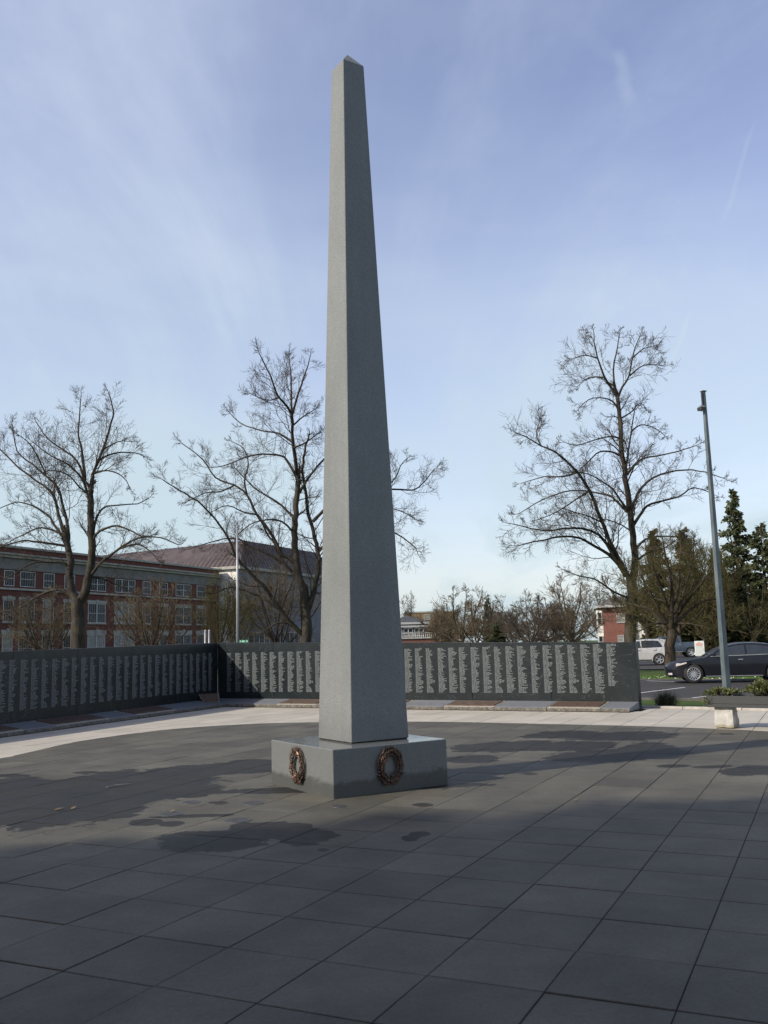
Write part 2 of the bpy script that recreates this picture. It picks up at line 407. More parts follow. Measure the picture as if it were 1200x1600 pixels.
def bark(name, c1, c2, moss):
    m = NT(name)
    base = m.mix(m.ramp(m.noise(5, 6, .7, stretch=(1, 1, .25)), .3, .7), c1, c2)
    base = m.mix(m.math('MULTIPLY', m.ramp(m.noise(1.4, 5, .7), .52, .68), .55), base, moss)
    return m.set(base, .95, 0, .15, m.noise(14, 6, .7, stretch=(1, 1, .2)), .9, .04)
MAT['bark'] = bark('ridged_grey_bark', (.026, .023, .019, 1), (.075, .066, .053, 1), (.085, .080, .034, 1))
MAT['bark_dark'] = bark('dark_brown_bark', (.035, .029, .023, 1), (.085, .068, .052, 1), (.07, .065, .03, 1))
MAT['twig'] = simple('grey_brown_twigs', (.052, .043, .036), (.095, .079, .064), 2, .95, bstr=0, spec=.1)
MAT['twig_olive'] = simple('olive_budding_twigs', (.055, .050, .022), (.10, .092, .042), 1.2, .95, bstr=0, spec=.1)
MAT['twig_brown'] = simple('russet_brown_twigs', (.082, .067, .045), (.145, .118, .080), .8, .95, bstr=0, spec=.1)
MAT['needle'] = simple('dark_evergreen_needles', (.032, .046, .020), (.082, .092, .040), 1.4, .8, bstr=0, spec=.2)
MAT['needle_brown'] = simple('brownish_conifer_needles', (.060, .055, .022), (.11, .090, .038), 1.1, .85, bstr=0, spec=.2)
MAT['leaf'] = simple('olive_green_leaves', (.045, .065, .015), (.14, .15, .045), 9, .55, bstr=0, spec=.4)
MAT['clump'] = simple('grey_green_sedge', (.055, .065, .038), (.11, .115, .075), 8, .8, bstr=0, spec=.3)
MAT['rough_white'] = None
def whitestone():
    m = NT('rough_pale_marble_block')
    base = m.mix(m.ramp(m.noise(6, 7, .7), .35, .65), (.42, .41, .37, 1), (.58, .57, .53, 1))
    crack = m.ramp(m.noise(5, 6, .75, dist=1.3), .60, .70)
    sx = m.n('ShaderNodeSeparateXYZ'); m.l(m.pos, sx.inputs[0])
    low = m.ramp(m.math('ADD', sx.outputs[2], m.math('MULTIPLY', m.noise(9, 5, .7), .18)), .17, .10)
    base = m.mix(m.math('MULTIPLY', crack, .7), base, (.20, .19, .16, 1))
    base = m.mix(m.math('MULTIPLY', low, .75), base, (.22, .19, .10, 1))
    return m.set(base, .85, 0, .3, m.noise(12, 8, .75), 1.0, .04)
MAT['rough_white'] = whitestone()
MAT['trough'] = fin(granite('dark_honed_trough_granite', (.032, .034, .035, 1), (.062, .066, .066, 1), .5, .4, 150, .4, .1))
MAT['pole_paint'] = simple('faded_blue_grey_pole_paint', (.070, .095, .105), (.135, .165, .175), 4, .55, .15, bstr=.1, stretch=(1, 1, .4))
MAT['galv'] = simple('galvanised_steel', (.24, .255, .265), (.34, .355, .36), 5, .5, .4, bstr=.05)
MAT['black_metal'] = simple('black_painted_metal', (.02, .02, .022), (.035, .035, .04), 6, .5, bstr=.05)
MAT['lens'] = simple('frosted_lamp_lens', (.5, .52, .5), (.62, .63, .6), 6, .3, bstr=0)
def brick(name, c1, c2, mortar, sc=1.0, rot=0):
    m = NT(name)
    o = m.n('ShaderNodeTexCoord').outputs['Object']
    sx = m.n('ShaderNodeSeparateXYZ'); m.l(o, sx.inputs[0])
    u = m.math('ADD', sx.outputs[0], sx.outputs[1]); c = m.n('ShaderNodeCombineXYZ'); m.l(u, c.inputs[0]); m.l(sx.outputs[2], c.inputs[1])
    b = m.n('ShaderNodeTexBrick'); m.l(c.outputs[0], b.inputs['Vector']); b.inputs['Scale'].default_value = 1
    b.inputs['Brick Width'].default_value = .22 * sc; b.inputs['Row Height'].default_value = .075 * sc; b.inputs['Mortar Size'].default_value = .008 * sc
    b.inputs['Color1'].default_value = c1; b.inputs['Color2'].default_value = c2; b.inputs['Mortar'].default_value = mortar
    col = m.mix(m.math('MULTIPLY', m.ramp(m.noise(.5, 6, .65, vec=o), .4, .75), .4), b.outputs[0], (.10, .035, .025, 1))
    return m.set(col, .88, 0, .3, b.outputs[1], -.4, .01)
MAT['brick'] = brick('dark_red_brick', (.150, .045, .034, 1), (.105, .034, .027, 1), (.11, .075, .06, 1))
MAT['brick_house'] = brick('red_house_brick', (.24, .075, .05, 1), (.17, .055, .04, 1), (.28, .20, .17, 1))
MAT['brick_orange'] = brick('orange_brick', (.42, .14, .06, 1), (.33, .11, .05, 1), (.35, .25, .2, 1))
MAT['brick_tan'] = brick('tan_brick', (.26, .18, .09, 1), (.21, .145, .075, 1), (.25, .2, .13, 1))
MAT['trim'] = simple('weathered_cream_stone_trim', (.26, .26, .225), (.36, .36, .315), 1.5, .8, bstr=.1)
MAT['frieze'] = simple('grey_stone_frieze', (.12, .122, .112), (.18, .182, .165), 1.2, .8, bstr=.1)
MAT['white_paint'] = simple('white_window_paint', (.38, .39, .37), (.50, .51, .49), 2, .5, bstr=0)
MAT['glass'] = None
def glassm(name, c1, c2, rough=.08):
    m = NT(name); col = m.mix(m.ramp(m.noise(.35, 3, .6), .35, .65), c1, c2)
    k = m.math('MULTIPLY_ADD', m.objrand(), .9, .55); col = m.mix(1, col, m_comb(m, k), 'MULTIPLY')
    return m.set(col, rough, 0, .12, m.noise(.8, 2, .5), .04, .05)
MAT['glass'] = glassm('dim_window_glass', (.02, .025, .028, 1), (.055, .065, .068, 1), .35)
MAT['blind'] = simple('drawn_window_blind', (.18, .19, .17), (.26, .275, .245), 2, .5, bstr=0, rnd=.15)
MAT['metal_roof'] = simple('maroon_standing_seam_roof', (.066, .050, .046), (.100, .077, .070), .6, .5, .2, bstr=.03)
MAT['seam'] = simple('maroon_roof_seam', (.045, .026, .024), (.06, .035, .032), 1, .5, .2, bstr=0)
MAT['grey_clad'] = simple('blue_grey_wall_cladding', (.13, .14, .155), (.18, .19, .21), .5, .75, bstr=.05)
MAT['slate'] = simple('dark_grey_shingles', (.035, .037, .040), (.075, .078, .082), 3, .85, bstr=.4, bdist=.02)
MAT['shingle'] = simple('weathered_grey_shingles', (.085, .085, .085), (.14, .14, .135), 3, .9, bstr=.4, bdist=.02)
MAT['white_wall'] = simple('white_painted_wall', (.68, .66, .60), (.80, .78, .72), 1.5, .7, bstr=.05)
MAT['red_roof'] = simple('orange_red_tiles', (.33, .09, .05), (.42, .14, .08), 2, .8, bstr=.3)
MAT['tyre'] = simple('black_tyre_rubber', (.012, .012, .013), (.022, .022, .023), 8, .8, bstr=.1)
MAT['rim'] = simple('silver_alloy', (.55, .56, .57), (.68, .69, .70), 8, .3, .8, bstr=0)
MAT['carglass'] = simple('tinted_car_glass', (.012, .015, .018), (.02, .025, .03), 3, .05, spec=.8, bstr=0)
MAT['car_black'] = simple('metallic_midnight_paint', (.004, .005, .009), (.006, .007, .012), 4, .35, 0, bstr=0, spec=.3, coat=.35)
MAT['car_silver'] = simple('metallic_silver_paint', (.52, .52, .50), (.60, .60, .58), 4, .32, .35, bstr=0, coat=.8)
MAT['car_navy'] = simple('slate_blue_truck_paint', (.040, .058, .085), (.055, .075, .105), 4, .3, .3, bstr=0, coat=.8)
MAT['chrome'] = simple('bright_chrome_trim', (.7, .7, .7), (.8, .8, .8), 4, .15, .9, bstr=0)
MAT['dark_plastic'] = simple('black_plastic', (.012, .012, .012), (.02, .02, .02), 6, .6, bstr=0)
MAT['headlight'] = simple('clear_headlight', (.45, .46, .48), (.75, .70, .64), 14, .12, .3, bstr=0)
MAT['taillight'] = simple('red_tail_lamp', (.42, .02, .02), (.55, .03, .025), 8, .2, bstr=0)
MAT['sign_white'] = simple('white_sign_face', (.62, .66, .62), (.72, .75, .71), 8, .6, bstr=0)
MAT['sign_red'] = simple('faded_red_print', (.50, .14, .10), (.58, .20, .14), 20, .6, bstr=0)
MAT['sign_ink'] = simple('grey_ink_print', (.20, .22, .22), (.28, .30, .30), 20, .6, bstr=0)
MAT['sign_green'] = simple('street_sign_green', (.01, .22, .13), (.015, .27, .16), 6, .4, bstr=0)
MAT['drain'] = simple('cast_iron_drain', (.035, .032, .03), (.075, .07, .062), 12, .6, .3, bstr=.3)
MAT['dry_leaf'] = simple('dry_brown_leaf', (.12, .08, .04), (.22, .16, .09), 12, .8, bstr=0)
MAT['stick'] = simple('bleached_stick', (.30, .28, .23), (.42, .39, .33), 12, .8, bstr=0)
MAT['petal'] = simple('fallen_pale_blossom', (.72, .68, .58), (.80, .76, .66), 12, .7, bstr=0)

# ------------------------------------------------------------------ GROUND
def sheet(name, pts, z, mat, thick=.0):
    mb = MB()
    if thick: mb.prism(pts, z - thick, z)
    else:
        n = len(mb.v); mb.v += [(p[0], p[1], z) for p in pts]; mb.f.append(tuple(range(len(pts))))
    return tag(mb.build(name, mat, fix=bool(thick)), kind='structure')
E1 = Vector((.826, -.564)); EN = Vector((.564, .826))           # street direction and its normal
def hgt(w):                                                      # ground height by distance along EN
    if w < 36.5: return -.03
    if w < 52: return -.03 - .13 * (w - 36.5) / 15.5
    return -.16
def ew(s, w, z=None): p = E1 * s + EN * w; return (p.x, p.y, hgt(w) - .05 if z is None else z)
mb = MB(); ws = [-400, -60, -20, 0, 15, 24, 30, 36.5, 40, 44, 48, 52, 60, 90, 200, 900]; ss = [-900, -200, -80, -30, 0, 30, 80, 200, 900]
for i in range(len(ws) - 1):
    for j in range(len(ss) - 1):
        mb.quad(ew(ss[j], ws[i]), ew(ss[j + 1], ws[i]), ew(ss[j + 1], ws[i + 1]), ew(ss[j], ws[i + 1]))
tag(mb.build('ground', MAT['lawn'], fix=True), kind='structure')

# far parking lot and road
def band(name, s0, s1, w0, w1, z0, z1, mat):
    mb = MB(); mb.quad(ew(s0, w0, z0), ew(s1, w0, z0), ew(s1, w1, z1), ew(s0, w1, z1)); return tag(mb.build(name, mat), kind='structure')
WN = EN.dot(Vector((7.6, 25.75))); WF = EN.dot(Vector((10.03, 37.23)))
band('road', -60, 80, WN, WF, -.02, -.02, MAT['asphalt'])
band('parking_lot', -75, 110, 51.5, 92, -.145, -.145, MAT['asphalt'])
for nm, w0, h0, h1 in (('road_kerb', WN - .16, -.12, -.012), ('road_kerb', WF, -.08, .0)):
    mb = MB(); a, b = (-60, 80) if nm == 'road_kerb' else (-75, 110)
    mb.hexa([ew(a, w0, h0), ew(b, w0, h0), ew(b, w0 + .15, h0), ew(a, w0 + .15, h0)], [ew(a, w0, h1), ew(b, w0, h1), ew(b, w0 + .15, h1), ew(a, w0 + .15, h1)])
    tag(mb.build(nm, MAT['kerb_dark']), kind='structure')
def paintline(p, q, wd, z):
    p = Vector(p[:2]); q = Vector(q[:2]); d = (q - p).normalized(); n = Vector((-d.y, d.x)) * wd / 2
    mb = MB(); mb.quad((*(p - n), z), (*(q - n), z), (*(q + n), z), (*(p + n), z)); return tag(mb.build('road_marking', MAT['line_paint']), kind='structure')
paintline(gnd(985, 1083.5), gnd(1070, 1073.2), .11, -.015)
paintline(gnd(1082, 1089.5), gnd(1125, 1084.5), .10, -.015)
paintline(gnd(1183, 1078), gnd(1260, 1071), .11, -.015)
paintline(gnd(1010, 1063), gnd(1056, 1064.5), .10, -.015)
for k in range(6):
    a = Vector(ew(-8 + k * 5.2 + 8, 57)); b = Vector(ew(-8 + k * 5.2 + 5, 62)); paintline(a, b, .1, -.139)

# ------------------------------------------------------------------ PLAZA
ARC = [gnd(*p).to_2d() for p in [(0, 1185), (60, 1172), (130, 1157), (250, 1141), (330, 1134.5), (420, 1130), (560, 1127.5), (700, 1128), (850, 1131), (1000, 1134.3), (1100, 1138), (1200, 1142.5)]]
ARC = [Vector((-6.6, -2.5)), Vector((-8.6, 2.5)), Vector((-8.2, 7.5)), Vector((-7.3, 11)), Vector((-6.75, 13.2))] + ARC + [Vector((7.3, 14.9)), Vector((8.3, 12.8)), Vector((8.9, 9.8)), Vector((8.8, 5)), Vector((7.4, -.5)), Vector((3, -4)), Vector((-3, -4.6))]
def smooth_poly(P, n=4):
    out = []
    k = len(P)
    for i in range(k):
        p0, p1, p2, p3 = P[i - 1], P[i], P[(i + 1) % k], P[(i + 2) % k]
        for j in range(n):
            t = j / n
            out.append(.5 * ((2 * p1) + (-p0 + p2) * t + (2 * p0 - 5 * p1 + 4 * p2 - p3) * t * t + (-p0 + 3 * p1 - 3 * p2 + p3) * t ** 3))
    return out
PLAZA = list(reversed(smooth_poly(ARC)))     # ccw
def area(P): return sum(P[i - 1][0] * P[i][1] - P[i][0] * P[i - 1][1] for i in range(len(P))) / 2
if area(PLAZA) < 0: PLAZA.reverse()
def clip(poly, conv):
    """keep part of poly inside convex ccw conv"""
    out = poly
    for i in range(len(conv)):
        a, b = conv[i], conv[(i + 1) % len(conv)]; e = b - a; inp = out; out = []
        if not inp: return []
        def sd(p): return e.x * (p.y - a.y) - e.y * (p.x - a.x)
        for j in range(len(inp)):
            p, q = inp[j - 1], inp[j]; sp, sq = sd(p), sd(q)
            if sp >= 0: 
                if sq >= 0: out.append(q)
                else: out.append(p + (q - p) * (sp / (sp - sq)))
            elif sq >= 0:
                out.append(p + (q - p) * (sp / (sp - sq))); out.append(q)
    return out
def inside(p, P):
    c = False; j = len(P) - 1
    for i in range(len(P)):
        if (P[i].y > p.y) != (P[j].y > p.y) and p.x < (P[j].x - P[i].x) * (p.y - P[i].y) / (P[j].y - P[i].y) + P[i].x: c = not c
        j = i
    return c
# memorial wall lines
RW0 = Vector((5.80, 21.74)); RD = Vector((-.859, .512)); RN = Vector((-.512, -.859))       # right wall: foot line and outward normal
CORN = Vector((-5.187, 28.289)); LD = Vector((-.362, -.932)); LN = Vector((.932, -.362))
LEDGE = .75
K0 = gnd(1003, 1105).to_2d(); K1 = gnd(1196, 1109.5).to_2d(); KD = (K1 - K0).normalized()
LIGHT_OUT = [RW0 + RN * (LEDGE - .3) - RD * .15, RW0 + RN * -.05 - RD * .15, K0, K1, K1 + KD * 3 + Vector((.6, -.5)), Vector((13.5, 10)), Vector((13, -3)), Vector((0, -9)), Vector((-12.5, -3)), CORN + LD * 22 + LN * .4, CORN + LD * 1 + LN * .4, CORN + RN * .5 + LN * .5]
if area(LIGHT_OUT) < 0: LIGHT_OUT.reverse()
def slabtile(mb, poly, z, ch=.0025, depth=.03):
    """bevelled paver from a ccw convex-ish polygon"""
    c = sum(poly, Vector((0, 0))) / len(poly)
    def ins(p, k):
        d = c - p; return p + d.normalized() * min(k, d.length * .4)
    n = len(mb.v); k = len(poly)
    mb.v += [(p.x, p.y, z - depth) for p in poly]; mb.v += [(p.x, p.y, z - ch) for p in poly]
    mb.v += [(*ins(p, ch * 2), z) for p in poly]
    for i in range(k):
        j = (i + 1) % k
        mb.f.append((n + i, n + j, n + k + j, n + k + i)); mb.f.append((n + k + i, n + k + j, n + 2 * k + j, n + 2 * k + i))
    mb.f.append(tuple(n + 2 * k + i for i in range(k)))
def lay(setting, name, region, hole, pa, oa, pb, ob, jw, mat, irange, jrange, zfun, stag=0, limit=300, jb=None):
    cells = []
    for i in irange:
        for j in jrange:
            o2 = ob + (pb / 2 if (stag and i % 2) else 0)
            g = jw / 2; g2 = (jb or jw) / 2
            a0, a1, b0, b1 = oa + i * pa + g, oa + (i + 1) * pa - g, o2 + j * pb + g2, o2 + (j + 1) * pb - g2
            quad = [gn * a + gm * b for a, b in ((a0, b0), (a1, b0), (a1, b1), (a0, b1))]
            cc = gn * (a0 + a1) / 2 + gm * (b0 + b1) / 2
            fr = [inside(q, region) for q in quad]
            if all(fr): poly = quad; full = True
            elif any(fr) or inside(cc, region): poly = clip(region, quad); full = False
            else: continue
            if hole is not None:
                fh = [inside(q, hole) for q in quad]
                if all(fh): continue
                if any(fh): full = False
            if len(poly) < 3 or abs(area(poly)) < .01: continue
            d = (cc - Vector((0, -.2))).length; ang = math.atan2(cc.x, cc.y + .3)
            vis = cc.y > 1.5 and abs(ang) < .50
            cells.append((0 if vis else 1, d, i, j, poly, full, cc))
    cells.sort(key=lambda c: (c[0], c[1]))
    rng = random.Random(5)
    gm0 = Vector((gn.x, gn.y)); ang0 = math.atan2(gn.y, gn.x)
    mesh = None; rest = MB(); cnt = 0
    for vis, d, i, j, poly, full, cc in cells:
        z = zfun(rng)
        if vis == 0 and cnt < limit:
            cnt += 1
            if full:
                if mesh is None:
                    mb = MB(); slabtile(mb, [p - cc for p in poly], 0); mesh = mb.mesh(name, mat)
                o = bpy.data.objects.new(name, mesh); o.location = (cc.x, cc.y, z); o.rotation_euler = (rng.gauss(0, .0012), rng.gauss(0, .0012), rng.gauss(0, .0012)); link(o, setting)
            else:
                mb = MB(); slabtile(mb, poly, z); mb.build(name, mat, setting)
        else: slabtile(rest, poly, z)
    if rest.v: tag(rest.build(name, mat, setting), kind='stuff')
bed = tag(MB().prism([p * 1.0 for p in PLAZA], -.05, -.008).build('plaza_paving', MAT['joint'], fix=True), kind='structure')
lay(bed, 'paver', PLAZA, None, PA, OA, PB, OB, .006, MAT['paver'], range(-20, 26), range(-16, 34), lambda r: r.gauss(0, .0011), jb=.009)
bed2 = tag(MB().prism(LIGHT_OUT, -.12, -.052).build('terrace_paving', MAT['joint'], fix=True), kind='structure')
bed3 = None
# pale slabs: outside the plaza, inside LIGHT_OUT; each cut where the dark plaza begins (the plaza bed lies above them there)
lay(bed2, 'concrete_slab', LIGHT_OUT, PLAZA, PA, OA, PB * 2, OB, .010, MAT['slab'], range(-26, 34), range(-12, 26), lambda r: -.017 + r.gauss(0, .0008), limit=300)
# thin steel-dark edge where the two meet is the plaza bed's own side

# raised kerb behind the terrace on the right
kerb = empty('terrace_kerb', (0, 0, 0)); tag(kerb, kind='structure')
kp = K0 - KD * .35
for k in range(5):
    a = kp + KD * (k * 1.35); b = kp + KD * (k * 1.35 + 1.34); n = Vector((-KD.y, KD.x)); n = n if n.y > 0 else -n
    MB().prism([a, b, b + n * .17, a + n * .17], -.06, .03 + .003 * (k % 2)).build('kerb_stone', MAT['kerb'], kerb, bevel=.012)
mb = MB(); n = Vector((-KD.y, KD.x)); n = n if n.y > 0 else -n
a = kp + n * .17; b = kp + KD * 6.8 + n * .17
# dirt strip along the foot of the memorial walls
for nm, P0, D, L, N in (('gravel_strip', RW0, RD, 12.79, RN), ('gravel_strip', CORN, LD, 20, LN)):
    a = P0; b = P0 + D * L; q = [a - N * .05, b - N * .05, b + N * (LEDGE + .10), a + N * (LEDGE + .10)]
    if area(q) < 0: q.reverse()
    tag(MB().prism(q, -.06, -.006 if D is RD else -.0065).build(nm, MAT['soil'], fix=True), kind='structure')

# ------------------------------------------------------------------ MEMORIAL WALLS
rng = random.Random(11)
def column_mesh(seed, nl, h, wmax=.245):
    r = random.Random(seed); mb = MB(); pitch = h / nl; lh = pitch * .66
    for i in range(nl):
        z = h - (i + 1) * pitch + pitch * .2; x = 0
        for wd in range(r.choice((2, 2, 2, 3))):
            for c in range(r.randint(3, 8) if wd != 1 or True else 1):
                cw = r.choice((.0085, .0105, .012))
                if x + cw > wmax: break
                mb.quad((x, 0, z), (x + cw, 0, z), (x + cw, 0, z + lh), (x, 0, z + lh)); x += cw + .0022
            x += .011
    return mb.mesh('name_column', MAT['letter'])
def memwall(name, P0, D, N, L, ztop, colx, zt, zb, label, plaques, panelw, zstart, flip):
    root = empty(name, (P0.x, P0.y, 0), 0, label, 'memorial wall')
    T = .22
    def pt(s, n): v = D * s + N * n; return (v.x, v.y)
    s = 0; np_ = round(L / panelw); pw = L / np_
    for k in range(np_):
        a, b = k * pw + .003, (k + 1) * pw - .003
        q = [pt(a, 0), pt(b, 0), pt(b, -T), pt(a, -T)]; z = [ztop(a), ztop(b), ztop(b), ztop(a)]
        if area([Vector(v) for v in q]) < 0: q.reverse(); z.reverse()
        MB().prism(q, -.05, 0, z).build('granite_panel', MAT['wall_granite'], root, bevel=.006)
    h = zt - zb; metas = [column_mesh(seed, 40, h) for seed in (1, 2, 3, 4, 5, 6)]; short = column_mesh(9, 34, h * .855)
    for k, s in enumerate(colx):
        last = flip and k == 0
        o = bpy.data.objects.new('name_column', short if last else metas[k % 6]); link(o, root)
        v = D * s + N * .004; o.location = (v.x, v.y, zt - h * .855 if last else zb)
        # local +X must run to the viewer's right
        rd = -D if flip else -D
        o.rotation_euler = (0, 0, math.atan2(rd.y, rd.x))
    # sloping ledge stones with bronze plaques
    edges = [0]
    for a, b in plaques: edges += [a, b]
    edges.append(L)
    zf, zbk = .075, .17
    for k in range(len(edges) - 1):
        a, b = edges[k] + .004, edges[k + 1] - .004
        if b - a < .05: continue
        if k % 2 == 0 and b - a > 1.9: segs = [(a, (a + b) / 2 - .003), ((a + b) / 2 + .003, b)]
        else: segs = [(a, b)]
        for a_, b_ in segs:
            isq = k % 2 == 1
            sk = .18 if not isq else .18
            P = [pt(a_, LEDGE), pt(b_, LEDGE), pt(b_, .003), pt(a_, .003)]
            f1, f2 = (zf, zbk)
            bt = [(p[0], p[1], 0) for p in P]; tp = [(*P[0], f1), (*P[1], f1), (*P[2], f2), (*P[3], f2)]
            o = MB().hexa(bt, tp).build('ledge_stone', MAT['ledge'] if not isq else MAT['plaque_rim'], root, bevel=.008)
            # rough split front edge
            mb = MB(); nseg = max(4, int((b_ - a_) / .07)); r = random.Random(k * 7 + int(a_ * 10))
            ft, fb, ou = [], [], []
            for i in range(nseg + 1):
                sx = a_ + (b_ - a_) * i / nseg; nn = LEDGE + .012 + r.random() * .035
                ft.append((*pt(sx, LEDGE - .004), zf - .012)); ou.append((*pt(sx, nn), zf * .55 + r.uniform(-.012, .012))); fb.append((*pt(sx, nn + r.uniform(0, .02)), -.008))
            for i in range(nseg): mb.quad(ft[i], ft[i + 1], ou[i + 1], ou[i]); mb.quad(ou[i], ou[i + 1], fb[i + 1], fb[i])
            mb.build('split_edge', MAT['rough_stone'], o)
            if isq:
                sl = (zbk - zf) / LEDGE
                def up(s, n, dz): return (*pt(s, n), zf + (LEDGE - n) * sl + dz)
                m0, m1 = .05, .05
                pl = MB().hexa([up(a_ + m0, LEDGE - .09, .001), up(b_ - m0, LEDGE - .09, .001), up(b_ - m0, .10, .001), up(a_ + m0, .10, .001)], [up(a_ + m0, LEDGE - .09, .018), up(b_ - m0, LEDGE - .09, .018), up(b_ - m0, .10, .018), up(a_ + m0, .10, .018)]).build('bronze_plaque', MAT['bronze_plaque'], o, bevel=.004)
    return root
# column positions: where the photograph shows their left edges
def sol(px, py, P0, D):  # distance along a wall for a column of the frame
    q = onplane(px, py, (P0.x, P0.y, 0), (D.y, -D.x, 0)); return (q.to_2d() - P0).dot(D)
rcols = [948, 927, 907, 887, 868, 848, 829, 808, 790, 772, 754, 735.5, 717, 700.5, 684, 665.5, 648.5, 632]
rs = [sol(x, 1020, RW0, RD) for x in rcols]
step = (rs[-1] - rs[0]) / (len(rs) - 1)
while rs[-1] + step < 12.62: rs.append(rs[-1] + step)
rplq = []
for x0, x1 in ((954, 872), (792, 714)): rplq.append((sol(x0, 1102, RW0, RD), sol(x1, 1102, RW0, RD)))
d_ = rplq[1][0] - rplq[0][0]; wq = rplq[1][1] - rplq[1][0]
for k in (2, 3): rplq.append((rplq[1][0] + d_ * (k - 1), rplq[1][0] + d_ * (k - 1) + wq))
memwall('memorial_wall', RW0, RD, RN, 12.79, lambda s: 1.535 + s * .0235, rs, 1.515, .36,
        'long sunlit dark granite wall carved with columns of names behind the obelisk', rplq, 2.13, 0, True)
ls = []
s = .25
lstep = .335
while s < 18: ls.append(s + .26); s += lstep
lpl = []
for x0, x1, y in ((240, 176, 1112), (132, 47, 1127)): lpl.append((sol(x0, y, CORN, LD), sol(x1, y, CORN, LD)))
d_ = lpl[1][0] - lpl[0][0]; wq = lpl[1][1] - lpl[1][0]
for k in (2, 3, 4): lpl.append((lpl[1][0] + d_ * (k - 1), lpl[1][0] + d_ * (k - 1) + wq))
memwall('memorial_wall', CORN + LD * .002, LD, LN, 19, lambda s: 1.835 - s * .0135, ls, 1.53, .42,
        'shaded dark granite wall of names running along the left side of the plaza', lpl, 2.11, 0, False)
# tilted corner stone
cp = gnd(331, 1104).to_2d()
fd = Vector((.42, -.9)).normalized(); sd = Vector((-fd.y, fd.x))
cs = empty('corner_marker_stone', (cp.x, cp.y, 0), 0, 'low tilted stone marker with bronze face in the corner where the two name walls meet', 'marker stone')
def cpt(a, b, z): v = sd * a + fd * b; return (v.x, v.y, z)
MB().hexa([cpt(-.20, 0, -.02), cpt(.24, 0, -.02), cpt(.24, -.5, -.02), cpt(-.20, -.5, -.02)], [cpt(-.22, -.05, .10), cpt(.25, -.05, .10), cpt(.33, -.42, .36), cpt(-.31, -.42, .36)]).build('stone_block', MAT['rough_stone'], cs, bevel=.015)
MB().hexa([cpt(-.18, -.09, .135), cpt(.21, -.09, .135), cpt(.27, -.38, .34), cpt(-.25, -.38, .34)], [cpt(-.18, -.10, .15), cpt(.21, -.10, .15), cpt(.27, -.39, .355), cpt(-.25, -.39, .355)]).build('bronze_face', MAT['bronze_plaque'], cs)

# ------------------------------------------------------------------ OBELISK
OC = Vector((-.328, 11.412)); OY = R(32.67); ou = Vector((math.cos(OY), math.sin(OY))); ov = Vector((-ou.y, ou.x))
ob = empty('obelisk', (OC.x, OC.y, 0), OY, 'tall tapering grey granite obelisk on a low square plinth in the middle of the plaza', 'obelisk')
hs_, ht_, H, HT, HP, PW = .399, .1594, 9.347, 9.561, .5215, .771
mb = MB()
b = [(-hs_, -hs_, HP + .012), (hs_, -hs_, HP + .012), (hs_, hs_, HP + .012), (-hs_, hs_, HP + .012)]
t = [(-ht_, -ht_, H), (ht_, -ht_, H), (ht_, ht_, H), (-ht_, ht_, H)]
n = len(mb.v); mb.v += b + t + [(0, 0, HT)]
mb.f += [(3, 2, 1, 0), (0, 1, 5, 4), (1, 2, 6, 5), (2, 3, 7, 6), (3, 0, 4, 7), (4, 5, 8), (5, 6, 8), (6, 7, 8), (7, 4, 8)]
mb.build('shaft', MAT['shaft_granite'], ob, bevel=.006)
MB().box((0, 0, HP + .006), (hs_ * 2 - .03, hs_ * 2 - .03, .012)).build('mortar_bed', MAT['joint'], ob)
MB().box((-.081, .011, HP / 2 - .02), (PW * 2, PW * 2.01, HP + .04)).build('plinth', MAT['plinth_granite'], ob, bevel=.007)
